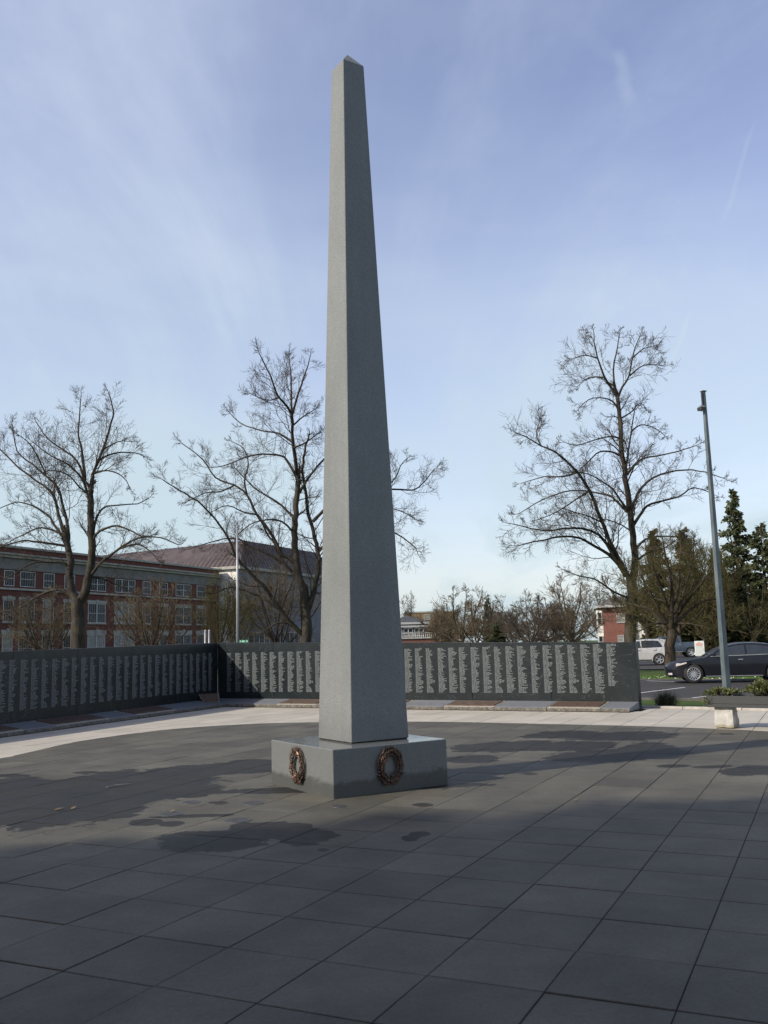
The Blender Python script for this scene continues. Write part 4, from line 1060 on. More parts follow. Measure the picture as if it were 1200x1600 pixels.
# silver SUV
zs = -.145; cpos = gnd(1031.5, 1039.5, zs); srz = R(-12)
prof = [(.5, .26), (.12, .28), (.04, .42), (0, .62), (.05, .86), (.18, .98), (.7, 1.04), (1.25, 1.08), (2.5, 1.10), (4.0, 1.12), (4.60, 1.12), (4.69, .95), (4.72, .62), (4.68, .42), (4.6, .30), (4.4, .28)]
cabin = [(1.15, 1.04), (1.9, 1.5), (2.3, 1.62), (3.2, 1.68), (4.0, 1.66), (4.38, 1.60), (4.55, 1.35), (4.66, 1.06), (3, 1.04)]
win = [('front_side_window', [(1.62, 1.13), (2.05, 1.45), (2.35, 1.56), (2.62, 1.585), (2.66, 1.14)], MAT['carglass']), ('rear_side_window', [(2.74, 1.14), (2.70, 1.59), (3.3, 1.60), (3.75, 1.575), (4.05, 1.22), (3.95, 1.17)], MAT['carglass'])]
W2 = .90; loc = place(cpos, srz, 3.78, -W2 + .05)
suv, mp = vehicle('silver_suv', 'silver estate style off roader seen from the side behind the end of the name wall', 'car', (loc[0], loc[1], zs), srz, prof, cabin, W2, dict(r=.36, x=(.95, 3.78), spokes=5, sw=.045), MAT['car_silver'], win,
    dict(belt=1.12, sill=.28, screens=[('windscreen', (1.25, 1.09), (1.95, 1.50)), ('rear_window', (4.60, 1.16), (4.42, 1.52))], nose=.14, nl=.8, gap=.06))
for x in (2.70, 3.62): side_strip(suv, mp, [(x, .35), (x + .012, .35)], .72, 'door_gap', MAT['dark_plastic'], off=.004)
for x in (2.42, 3.42): side_strip(suv, mp, [(x, .98), (x + .18, .985)], .03, 'door_handle', MAT['chrome'], off=.03)
side_strip(suv, mp, [(1.4, .30), (3.3, .30)], .08, 'sill_trim', MAT['dark_plastic'])
for sd in (-1, 1):
    q = mp(4.62, sd, .98); MB().box((q.x - .05, q.y - sd * .03, q.z), (.18, .12, .26)).build('tail_light', MAT['taillight'], suv, bevel=.02)
    q = mp(1.72, sd, 1.15); MB().box((q.x, q.y + sd * .10, q.z + .05), (.12, .2, .15)).build('wing_mirror', MAT['car_silver'], suv, bevel=.03)
# pickup
zs = -.145; Yp = None; cpos = gnd(1081, 1026.8, zs); prz = R(-6)
prof = [(.6, .40), (.15, .42), (.04, .55), (0, .85), (.04, 1.08), (.2, 1.16), (.9, 1.22), (1.5, 1.26), (3.9, 1.27), (3.92, 1.30), (5.66, 1.32), (5.70, 1.15), (5.72, .75), (5.66, .55), (5.5, .50), (5.3, .44)]
cabin = [(1.42, 1.22), (2.05, 1.70), (2.4, 1.84), (3.0, 1.88), (3.5, 1.86), (3.80, 1.72), (3.88, 1.25), (2.6, 1.2)]
win = [('front_side_window', [(1.85, 1.30), (2.2, 1.62), (2.5, 1.76), (2.85, 1.79), (2.87, 1.30)], MAT['carglass']), ('rear_side_window', [(2.95, 1.30), (2.93, 1.79), (3.45, 1.76), (3.68, 1.64), (3.72, 1.30)], MAT['carglass'])]
W2 = .98; loc = place(cpos, prz, 4.62, -W2 + .05)
truck, mp = vehicle('pickup_truck', 'slate blue pickup truck with red tail lamp parked beyond the silver car', 'pickup truck', (loc[0], loc[1], zs), prz, prof, cabin, W2, dict(r=.40, x=(1.05, 4.62), spokes=5, sw=.055), MAT['car_navy'], win,
    dict(belt=1.28, sill=.44, screens=[('windscreen', (1.5, 1.27), (2.15, 1.73)), ('rear_window', (3.87, 1.34), (3.80, 1.66))], nose=.10, nl=.6, gap=.08, tumble=.2))
for sd in (-1, 1):
    q = mp(5.62, sd, 1.08); MB().box((q.x - .04, q.y - sd * .02, q.z), (.30, .12, .36)).build('tail_light', MAT['taillight'], truck, bevel=.02)
    MB().box((q.x + .02, q.y - sd * .12, q.z - .32), (.12, .14, .18)).build('rear_reflector', MAT['galv'], truck)
for x in (2.91, 3.92): side_strip(truck, mp, [(x, .5), (x + .015, .5)], .74, 'door_gap', MAT['dark_plastic'], off=.004)
side_strip(truck, mp, [(1.6, .46), (3.9, .46)], .04, 'running_board', MAT['galv'], off=.05)
for x in (2.65, 3.6): side_strip(truck, mp, [(x, 1.12), (x + .18, 1.125)], .035, 'door_handle', MAT['chrome'], off=.03)

# ------------------------------------------------------------------ BUILDINGS
def frame_onface(root, P, d, n, u0, u1, z0, z1, panes, kind='glass', lintel=None, sill=True, depth=.12):
    """window at distance u0..u1 along d, height z0..z1 on a wall through P with outward normal n (root at P)"""
    def q(u, o, z): v = d * u + n * o; return (v.x, v.y, z)
    def bx(mb, ua, ub, oa, ob_, za, zb):
        mb.hexa([q(ua, oa, za), q(ub, oa, za), q(ub, ob_, za), q(ua, ob_, za)], [q(ua, oa, zb), q(ub, oa, zb), q(ub, ob_, zb), q(ua, ob_, zb)])
    f = MB(); fw = .075
    bx(f, u0, u0 + fw, .0, .09, z0, z1); bx(f, u1 - fw, u1, .0, .09, z0, z1); bx(f, u0 + fw, u1 - fw, 0, .09, z1 - fw, z1); bx(f, u0 + fw, u1 - fw, 0, .09, z0, z0 + fw)
    w = (u1 - u0) / panes
    for k in range(1, panes): bx(f, u0 + k * w - .06, u0 + k * w + .06, 0, .10, z0 + fw, z1 - fw)
    win = f.build('window', MAT['white_paint'], root, fix=True)
    for k in range(panes):
        a, b = u0 + k * w + (.09 if k else fw), u0 + (k + 1) * w - (.09 if k < panes - 1 else fw); zm = (z0 + z1) / 2
        g = MB(); bx(g, a, b, .01, .03, z0 + fw, z1 - fw); g.build('pane', MAT[kind], win, fix=True)
        m = MB(); bx(m, a, b, .03, .06, zm - .03, zm + .03)
        nv = max(1, int((b - a) / .32))
        for i in range(1, nv): x = a + (b - a) * i / nv; bx(m, x - .012, x + .012, .03, .045, z0 + fw, z1 - fw)
        m.build('glazing_bars', MAT['white_paint'], win, fix=True)
    if sill: s = MB(); bx(s, u0 - .12, u1 + .12, .0, .20, z0 - .16, z0 - .002); s.build('sill', MAT['trim'], win, fix=True)
    if lintel:
        s = MB(); bx(s, u0 - .18, u1 + .18, .0, .14, z1 + .003, z1 + lintel); c = (u0 + u1) / 2; bx(s, c - .22, c + .22, .14, .22, z1 + .02, z1 + lintel * 1.25); s.build('lintel', MAT['trim'], win, fix=True)
    return win
# brick institutional block
fd = Vector((.3986, .9171)); fn_ = Vector((.9171, -.3986)); A0 = at(0, 1010, 102).to_2d()
def fz(px, py): q = onplane(px, py, (A0.x, A0.y, 0), (fn_.x, fn_.y, 0)); return (q.to_2d() - A0).dot(fd), q.z
bk = empty('brick_building', (A0.x, A0.y, 0), 0, 'long three storey dark red brick building with cream cornice behind the left trees', 'building')
def fq(u, o, z): v = fd * u + fn_ * o; return (v.x, v.y, z)
def fbox(mb, ua, ub, oa, ob_, za, zb): mb.hexa([fq(ua, oa, za), fq(ub, oa, za), fq(ub, ob_, za), fq(ua, ob_, za)], [fq(ua, oa, zb), fq(ub, oa, zb), fq(ub, ob_, zb), fq(ua, ob_, zb)])
uend = fz(342, 950)[0]; ztop = fz(45, 859)[1]; zc1 = fz(45, 868)[1]; zc0 = fz(45, 874.5)[1]; zf0 = fz(45, 892)[1]
z3t, z3b = fz(45, 893)[1], fz(45, 917.5)[1]; z2t, z2b = fz(75, 940)[1], fz(75, 972.5)[1]; z1t = fz(42, 992.5)[1]; z1b = z1t - 3.0
mb = MB(); fbox(mb, -45, uend, -16, 0, -1, ztop); mb.build('wall', MAT['brick'], bk, fix=True)
mb = MB(); fbox(mb, -45.2, uend + .2, -16.2, .25, ztop, ztop + .25); mb.build('coping', MAT['trim'], bk, fix=True)
mb = MB(); fbox(mb, -45.3, uend + .5, .0, .75, zc0 + .3, zc1); fbox(mb, -45.3, uend + .35, .0, .45, zc0, zc0 + .3); mb.build('cornice', MAT['trim'], bk, fix=True)
mb = MB(); fbox(mb, -45.1, uend + .1, .0, .14, zf0, zc0 - .003); mb.build('frieze', MAT['frieze'], bk, fix=True)
mb = MB(); fbox(mb, -45.1, uend + .1, .0, .22, z3b - .42, z3b - .20); mb.build('sill_band', MAT['trim'], bk, fix=True)
rngw = random.Random(5)
for x0, x1, n in ((-78, -52, 2), (-44, -30, 1), (-22, -6, 1), (4, 20, 1), (29.5, 53, 1), (66, 83, 1), (99, 115, 1), (137, 164, 2), (178.5, 210, 3), (222, 235, 1), (248, 261, 1), (274, 298, 2), (307, 321, 1)):
    u0, u1 = fz(x0, 960)[0], fz(x1, 960)[0]
    for zt_, zb_, li, si in ((z3t - .05, z3b, None, False), (z2t, z2b, .38, True), (z1t, z1b, .6, True)):
        frame_onface(bk, A0, fd, fn_, u0, u1, zb_, zt_, n, 'blind' if rngw.random() < .14 else 'glass', li, si)
# grey walled block with maroon metal roof
Kc = at(373, 1000, 141).to_2d(); d1 = Vector((-.9171, .3986)); d2 = fd.copy()
gb = empty('grey_hall', (Kc.x, Kc.y, 0), 0, 'large grey clad hall with maroon standing seam roof rising behind the brick building', 'building')
def gz(py): return at(373, py, 141).z
ze, zr = gz(889), gz(845)
def gq(a, b, z): v = d1 * a + d2 * b; return (v.x, v.y, z)
La, Lb = 62, 34
MB().hexa([gq(0, 0, -1), gq(0, Lb, -1), gq(La, Lb, -1), gq(La, 0, -1)], [gq(0, 0, ze), gq(0, Lb, ze), gq(La, Lb, ze), gq(La, 0, ze)]).build('wall', MAT['grey_clad'], gb, fix=True)
MB().hexa([gq(-.6, -.6, ze + .003), gq(-.6, Lb + .6, ze + .003), gq(La + .6, Lb + .6, ze + .003), gq(La + .6, -.6, ze + .003)], [gq(-.6, -.6, ze + .45), gq(-.6, Lb + .6, ze + .45), gq(La + .6, Lb + .6, ze + .45), gq(La + .6, -.6, ze + .45)]).build('fascia', MAT['trim'], gb, fix=True)
i1 = 4.5
MB().hexa([gq(-.5, -.5, ze + .455), gq(-.5, Lb + .5, ze + .455), gq(La + .5, Lb + .5, ze + .455), gq(La + .5, -.5, ze + .455)], [gq(1.8, i1, zr + .6), gq(1.8, Lb - i1, zr + .6), gq(La - i1, Lb - i1, zr - .6), gq(La - i1, i1, zr - .6)]).build('roof', MAT['metal_roof'], gb, fix=True)
rf = gb.children[-1]; mb = MB()
def slope(a0, b0, a1, b1, z1): 
    p = Vector(gq(a0, b0, ze + .46)); q = Vector(gq(a1, b1, z1)); mb.tube([p, q], .07, 4)
k = 0
while k < 72:
    a = k * .85; t = a / La; z1 = (zr + .6) * (1 - t) + (zr - .6) * t
    if a < La: slope(a, -.5, max(1.8, min(La - i1, a)), i1, z1)
    if a < Lb: slope(-.5, a, 1.8, max(i1, min(Lb - i1, a)), zr + .6)
    k += 1
mb.build('roof_seams', MAT['seam'], rf)
def gf(px, py): q = onplane(px, py, (Kc.x, Kc.y, 0), (d1.x, d1.y, 0)); return (q.to_2d() - Kc).dot(d2), q.z
for x0, x1, n in ((388, 428, 5), (437, 466, 4), (344, 366, 1)):
    if x0 > 373:
        u0, z = gf(x0, 988); u1, _ = gf(x1, 988); frame_onface(gb, Kc, d2, -d1, u0, u1, -.2, z, n, 'glass', None, False)
mb = MB(); u1 = gf(500, 990)[0]; z0_, z1_ = 0, gf(372, 968)[1]
mb.hexa([gq(-.004, .3, -.9), gq(-.02, .3, -.9), gq(-.02, Lb, -.9), gq(-.004, Lb, -.9)], [gq(-.004, .3, z1_ * .75), gq(-.02, .3, z1_ * .75), gq(-.02, Lb, z1_), gq(-.004, Lb, z1_)]); mb.build('lower_wall_band', MAT['grey_clad'], gb, fix=True)
MB().hexa([gq(0, -.12, 0), gq(0, 0.0, 0), gq(6, 0, 0), gq(6, -.12, 0)], [gq(0, -.12, ze - .01), gq(0, 0, ze - .01), gq(6, 0, ze - .01), gq(6, -.12, ze - .01)]).build('corner_pilaster', MAT['white_wall'], gb, fix=True)
# generic house
def house(name, label, P, d, Lx, Ly, z_e, z_r, wallm, roofm, over=.5, cat='house'):
    """front face through P along d (length Lx); body extends Ly away along n"""
    n = Vector((-d.y, d.x)); n = n if n.y > 0 else -n
    root = empty(name, (P.x, P.y, 0), 0, label, cat)
    def q(a, b, z): v = d * a + n * b; return (v.x, v.y, z)
    MB().hexa([q(0, 0, -1), q(Lx, 0, -1), q(Lx, Ly, -1), q(0, Ly, -1)], [q(0, 0, z_e), q(Lx, 0, z_e), q(Lx, Ly, z_e), q(0, Ly, z_e)]).build('wall', wallm, root, fix=True)
    o = over
    MB().hexa([q(-o, -o, z_e + .003), q(Lx + o, -o, z_e + .003), q(Lx + o, Ly + o, z_e + .003), q(-o, Ly + o, z_e + .003)], [q(-o, -o, z_e + .3), q(Lx + o, -o, z_e + .3), q(Lx + o, Ly + o, z_e + .3), q(-o, Ly + o, z_e + .3)]).build('eaves', MAT['white_paint'], root, fix=True)
    ix = min(Lx, Ly) / 2 * .96; iy = ix
    MB().hexa([q(-o, -o, z_e + .303), q(Lx + o, -o, z_e + .303), q(Lx + o, Ly + o, z_e + .303), q(-o, Ly + o, z_e + .303)], [q(ix, iy, z_r), q(Lx - ix, iy, z_r), q(Lx - ix, Ly - iy, z_r), q(ix, Ly - iy, z_r)]).build('roof', roofm, root, fix=True)
    return root, q, n
# pavilion with balustrade, in the gap right of the obelisk
P = at(612, 1003, 128).to_2d(); d = Vector((.995, .1)).normalized()
zE = at(660, 975, 128).z; zR = at(650, 966.5, 128).z
pv, q, n = house('pavilion', 'low glazed pavilion with slate roof and white balustrade seen just right of the obelisk', P, d, 5.0, 7, zE, zR + .5, MAT['slate'], MAT['slate'], .35, 'building')
zb0, zb1 = at(650, 998, 128).z, at(650, 990.5, 128).z
MB().hexa([q(-.6, -1.6, zb0 - 2), q(6.2, -1.6, zb0 - 2), q(6.2, 0, zb0 - 2), q(-.6, 0, zb0 - 2)], [q(-.6, -1.6, zb0), q(6.2, -1.6, zb0), q(6.2, 0, zb0), q(-.6, 0, zb0)]).build('terrace_base', MAT['brick_house'], pv, fix=True)
MB().hexa([q(-.7, -1.75, zb0 + .003), q(6.3, -1.75, zb0 + .003), q(6.3, 0, zb0 + .003), q(-.7, 0, zb0 + .003)], [q(-.7, -1.75, zb0 + .16), q(6.3, -1.75, zb0 + .16), q(6.3, 0, zb0 + .16), q(-.7, 0, zb0 + .16)]).build('terrace_edge', MAT['white_paint'], pv, fix=True)
mb = MB()
for k in range(26):
    a = -.6 + k * .27
    if a < 6.1: v = q(a, -1.65, 0); mb.tube([Vector((v[0], v[1], zb0 + .16)), Vector((v[0], v[1], zb1 + .05))], .06, 6)
mb.hexa([q(-.7, -1.74, zb1 + .05), q(6.2, -1.74, zb1 + .05), q(6.2, -1.56, zb1 + .05), q(-.7, -1.56, zb1 + .05)], [q(-.7, -1.74, zb1 + .17), q(6.2, -1.74, zb1 + .17), q(6.2, -1.56, zb1 + .17), q(-.7, -1.56, zb1 + .17)])
mb.build('balustrade', MAT['white_paint'], pv, fix=True)
for a in (.2, 1.7, 3.2):
    frame_onface(pv, P, d, -n, a, a + 1.3, zb0 + .35, zE - .55, 2, 'glass', None, False)
MB().hexa([q(-.2, -.3, zE - .42), q(5.2, -.3, zE - .42), q(5.2, -.02, zE - .42), q(-.2, -.02, zE - .42)], [q(-.2, -.3, zE - .16), q(5.2, -.3, zE - .16), q(5.2, -.02, zE - .16), q(-.2, -.02, zE - .16)]).build('white_beam', MAT['white_paint'], pv, fix=True)
P = at(634, 1003, 165).to_2d(); zE = at(660, 957.5, 165).z
tb = empty('tan_building', (P.x, P.y, 0), 0, 'flat roofed tan brick building rising behind the slate roofed pavilion', 'building')
MB().hexa([(0, 0, -1), (9.5, 0, -1), (9.5, 12, -1), (0, 12, -1)], [(0, 0, zE), (9.5, 0, zE), (9.5, 12, zE), (0, 12, zE)]).build('wall', MAT['brick_tan'], tb, fix=True)
MB().hexa([(-.1, -.1, zE + .003), (9.6, -.1, zE + .003), (9.6, 12.1, zE + .003), (-.1, 12.1, zE + .003)], [(-.1, -.1, zE + .25), (9.6, -.1, zE + .25), (9.6, 12.1, zE + .25), (-.1, 12.1, zE + .25)]).build('coping', MAT['trim'], tb, fix=True)
frame_onface(tb, P, Vector((1, 0)), Vector((0, -1)), 3.4, 4.5, zE - 1.3, zE - .35, 1, 'blind', None, False)
# red brick house at right
P = at(944, 1003, 122).to_2d(); d = Vector((.985, -.17)).normalized()
zE = at(960, 949, 122).z; zR = at(957, 932, 127).z
bh, q, n = house('brick_house', 'two storey red brick house with grey hipped roof seen past the big right tree', P, d, 4.1, 9, zE, zR, MAT['brick_house'], MAT['shingle'], .7)
def hw(px, py): r_ = onplane(px, py, (P.x, P.y, 0), (-n.x, -n.y, 0)); return (r_.to_2d() - P).dot(d), r_.z
a, z1_ = hw(963, 958.5); b, z0_ = hw(977, 973); frame_onface(bh, P, d, -n, a, b, z0_, z1_, 1, 'blind', None, False)
a, z1_ = hw(965, 992.5); b, z0_ = hw(975, 1003); frame_onface(bh, P, d, -n, a, b, z0_, z1_, 1, 'blind', None, False)
MB().hexa([q(-.75, .1, -.5), q(0, 0, -.5), q(0, 1.2, -.5), q(-.75, 1.2, -.5)], [q(-.75, .1, zE - .35), q(0, 0, zE - .35), q(0, 1.2, zE - .35), q(-.75, 1.2, zE - .35)]).build('white_bay', MAT['white_wall'], bh, fix=True)
for z0_, z1_ in ((zE - 2.2, zE - .6), (zE - 5.2, zE - 3.7)):
    frame_onface(bh, P, Vector((d.x, d.y)), -n, -.66, -.12, z0_, z1_, 1, 'glass', None, False)
MB().hexa([q(4.11, .3, -.5), q(6.3, .3, -.5), q(6.3, 7, -.5), q(4.11, 7, -.5)], [q(4.11, .3, zE - .1), q(6.3, .3, zE - .1), q(6.3, 7, zE - .1), q(4.11, 7, zE - .1)]).build('white_wing', MAT['white_wall'], bh, fix=True)
MB().hexa([q(4.85, 0, zE - .09), q(6.7, 0, zE - .09), q(6.7, 7.3, zE - .09), q(4.85, 7.3, zE - .09)], [q(4.9, 2.5, zE + .9), q(6.2, 2.5, zE + .9), q(6.2, 4.8, zE + .9), q(4.9, 4.8, zE + .9)]).build('wing_roof', MAT['shingle'], bh, fix=True)
# orange brick bungalow and a white house behind the conifers
P = at(1108, 1012, 116).to_2d(); d = Vector((.99, -.12)).normalized()
zE = at(1140, 990, 116).z; zR = at(1160, 978, 119).z
oh, q, n = house('orange_brick_bungalow', 'orange brick bungalow with red roof glimpsed under the conifers at right', P, d, 10.5, 8, zE, zR + .3, MAT['brick_orange'], MAT['red_roof'], .5)
for a in (1.2, 3.6, 6.4, 8.6): frame_onface(oh, P, d, -n, a, a + .9, zE - 1.7, zE - .5, 1, 'glass', None, True)
P = at(1070, 1012, 122).to_2d(); zE = at(1090, 968, 122).z
wh, q, n = house('white_house', 'white two storey house glimpsed through the branches right of the big right tree', P, Vector((1, 0)), 7.5, 8, zE, zE + 2.2, MAT['white_wall'], MAT['shingle'], .5)
for a in (.8, 3.1, 5.4):
    for zz_ in (zE - 1.8, zE - 4.6): frame_onface(wh, P, Vector((1, 0)), Vector((0, -1)), a, a + 1.1, zz_, zz_ + 1.4, 1, 'glass', None, False)

# ------------------------------------------------------------------ TREES
def norm(v): v.normalize(); return v
class Tree:
    def __init__(s, seed): s.r = random.Random(seed); s.wood = MB(); s.twig = MB(); s.n = 0
    def grow(s, p, d, L, rad, lvl, up=.10, wob=.18, step=.55, kids=(7, 6, 5), fall=.5):
        r = s.r; n = max(3, min(9, int(L / step) + 2)); pts = [p.copy()]; dirs = [d.copy()]; h = L / n
        for i in range(n):
            d = norm(d + Vector((r.gauss(0, wob), r.gauss(0, wob), r.gauss(0, wob) + up))); p = p + d * h; pts.append(p); dirs.append(d)
        rads = [rad * (1 - .68 * i / n) for i in range(n + 1)]
        (s.wood if rad > .035 else s.twig).tube(pts, rads, 5 if rad > .035 else 3, cap=False)
        if lvl <= 0: return
        nk = kids[max(0, len(kids) - lvl)] if lvl <= len(kids) else kids[0]
        for k in range(nk):
            t = .22 + .78 * (k + r.random()) / nk; i = min(n - 1, int(t * n)); f = t * n - i; q = pts[i].lerp(pts[min(i + 1, n)], min(1, max(0, f)))
            dd = dirs[min(i + 1, n)]; ax = dd.cross(Vector((r.gauss(0, 1), r.gauss(0, 1), r.gauss(0, 1))))
            if ax.length < 1e-4: continue
            ax.normalize(); a = r.uniform(.45, 1.1); nd = dd * math.cos(a) + ax * math.sin(a)
            s.grow(q, nd, L * r.uniform(.38, .78) * (1.15 - .5 * t), max(rads[i] * .55, s.rmin), lvl - 1, up, wob, step * .6, kids, fall)
    rmin = .0088
    def limb(s, pts, r0, r1, lvl=3, nk=None, length=None, start=.12, sides=8, up=.08, kids=(6, 5, 4)):
        r = s.r
        # catmull smooth
        P = [pts[0]] + pts + [pts[-1]]; out = []
        for i in range(1, len(P) - 2):
            p0, p1, p2, p3 = P[i - 1], P[i], P[i + 1], P[i + 2]
            m = 3
            for j in range(m):
                t = j / m; out.append(.5 * ((2 * p1) + (-p0 + p2) * t + (2 * p0 - 5 * p1 + 4 * p2 - p3) * t * t + (-p0 + 3 * p1 - 3 * p2 + p3) * t ** 3))
        out.append(pts[-1]); n = len(out)
        for i in range(1, n - 1): out[i] = out[i] + Vector((r.gauss(0, 1), r.gauss(0, 1), r.gauss(0, 1))) * min(.03, r0 * .12)
        rads = [r0 + (r1 - r0) * (i / (n - 1)) ** .8 for i in range(n)]
        s.wood.tube(out, rads, sides, cap=False)
        tot = sum((out[i + 1] - out[i]).length for i in range(n - 1))
        if lvl <= 0: return
        length = length or max(2.0, min(3.5, tot * .42)); nk = nk or max(8, int(tot * (1 - start) * 2.7))
        for k in range(nk):
            t = start + (1 - start) * (k + r.random()) / nk; i = min(n - 2, int(t * (n - 1))); q = out[i].lerp(out[i + 1], t * (n - 1) - i)
            dd = norm(out[i + 1] - out[i]); ax = norm(dd.cross(Vector((r.gauss(0, 1), r.gauss(0, 1), r.gauss(0, 1))))); a = r.uniform(.55, 1.15)
            nd = dd * math.cos(a) + ax * math.sin(a); s.grow(q, norm(nd), length * r.uniform(.30, 1.15) * (1.15 - .86 * t), min(.045, max(.013, rads[i] * .32)), lvl - 1, up, .16, .5, kids)
        s.grow(out[-1], norm(out[-1] - out[-3]), length * .22, r1, lvl - 1, up, .15, .5, kids)
    def build(s, name, loc, label, wood, twig, group=None, cat='tree'):
        root = empty(name, loc, 0, label, cat, group)
        off = Vector(loc)
        for mb, nm, mt in ((s.wood, 'trunk', wood), (s.twig, 'crown', twig)):
            mb.v = [(x - off.x, y - off.y, z - off.z) for x, y, z in mb.v]; mb.build(nm, mt, root, smooth=True)
        return root
def traced(seed, Y, limbs, label, wood='bark', twig='twig', depthk=.75, kids=(7, 7, 5), lenk=None):
    """limbs: list of ((px,py)...), start radius px, end radius px, depth spread"""
    T = Tree(seed); r = T.r; mpp = Y / FPX; k = 0; node = {}
    def depth_at(x, y):
        best = None
        for (qx, qy), dz in node.items():
            d_ = (qx - x) ** 2 + (qy - y) ** 2
            if best is None or d_ < best[0]: best = (d_, dz)
        return best[1] if best and best[0] < 160 else 0
    for item in limbs:
        pts, r0, r1 = item[:3]; opt = item[3] if len(item) > 3 else {}
        d0 = depth_at(*pts[0]) if node else 0
        sg = opt.get('dz', r.uniform(-1, 1) * depthk); out = []; run = 0
        for i, (x, y) in enumerate(pts):
            if i: run += math.hypot(x - pts[i - 1][0], y - pts[i - 1][1])
            dz = d0 + sg * run * mpp * .8
            node[(x, y)] = dz; out.append(at(x, y, Y + dz))
            if i: node[((x + pts[i - 1][0]) / 2, (y + pts[i - 1][1]) / 2)] = (dz + node[pts[i - 1]]) / 2
        T.limb(out, r0 * mpp, r1 * mpp, lvl=opt.get('lvl', 3), start=opt.get('st', .15), kids=opt.get('kids', kids), length=opt.get('len', lenk), nk=opt.get('nk'))
    b = at(limbs[0][0][0][0], limbs[0][0][0][1], Y)
    t = T.build('bare_tree', (b.x, b.y, hgt(EN.dot(b.to_2d())) - .05), label, MAT[wood], MAT[twig], 'large bare limes behind the memorial wall'); return t
N0 = dict(lvl=0, dz=0)
LT = [
 ([(122, 1066), (122, 1000), (121, 960), (122, 935)], 12, 9.5, N0),
 ([(121, 945), (112, 925), (108, 900), (111, 877), (105, 850), (101, 832)], 7.5, 4.2, dict(dz=.1, st=.6)),
 ([(124, 940), (134, 925), (137, 905), (142, 880), (144, 855), (142, 820), (142, 790), (142, 767)], 7.5, 4.6, dict(dz=-.1, st=.5)),
 ([(142, 770), (145, 745), (147, 735), (162, 700), (172, 667), (177, 642), (170, 615)], 3.6, .8),
 ([(101, 835), (92, 805), (85, 775), (72, 762), (55, 750), (25, 727), (0, 702), (-25, 688)], 3.2, .8),
 ([(106, 848), (107, 830), (100, 797), (90, 762), (70, 742), (50, 725), (27, 705), (20, 667)], 3.2, .7),
 ([(142, 800), (141, 767), (132, 750), (120, 720), (95, 700), (75, 685), (57, 660)], 3.0, .7),
 ([(133, 750), (128, 705), (122, 680), (125, 642), (127, 618)], 2.4, .6),
 ([(140, 780), (128, 748), (105, 725), (80, 712), (50, 690)], 2.4, .6),
 ([(152, 722), (163, 714), (185, 707), (212, 708), (226, 714)], 2.0, .6),
 ([(144, 845), (150, 812), (160, 795), (175, 790), (215, 787), (232, 778)], 2.4, .6),
 ([(145, 850), (150, 835), (175, 822), (200, 827), (222, 838), (238, 836)], 2.6, .6),
 ([(138, 905), (152, 885), (170, 870), (190, 855), (215, 841), (250, 840), (278, 851)], 3.0, .7),
 ([(190, 856), (215, 850), (235, 862), (248, 876)], 1.8, .6),
 ([(110, 930), (90, 921), (60, 931), (30, 950), (-5, 957)], 2.8, .8),
 ([(110, 895), (100, 880), (75, 878), (50, 880), (25, 895), (-6, 912)], 2.6, .7),
 ([(105, 852), (95, 852), (62, 847), (37, 845), (10, 852), (-20, 862)], 2.6, .7),
 ([(100, 838), (92, 832), (65, 825), (37, 835), (5, 852)], 2.4, .6),
 ([(99, 840), (85, 820), (75, 805), (50, 790), (25, 785), (-5, 797)], 2.6, .6),
 ([(136, 770), (125, 762), (110, 745), (86, 735), (60, 740)], 1.8, .5),
 ([(147, 740), (168, 735), (192, 745), (205, 765)], 1.8, .5),
 ([(140, 900), (160, 905), (185, 915), (215, 930)], 2.2, .6),
 ([(72, 742), (58, 712), (45, 692), (30, 680)], 1.6, .5), ([(162, 702), (185, 690), (205, 690)], 1.4, .5),
]
traced(21, 57, LT, 'leftmost large bare tree, forked trunk in front of the brick building')
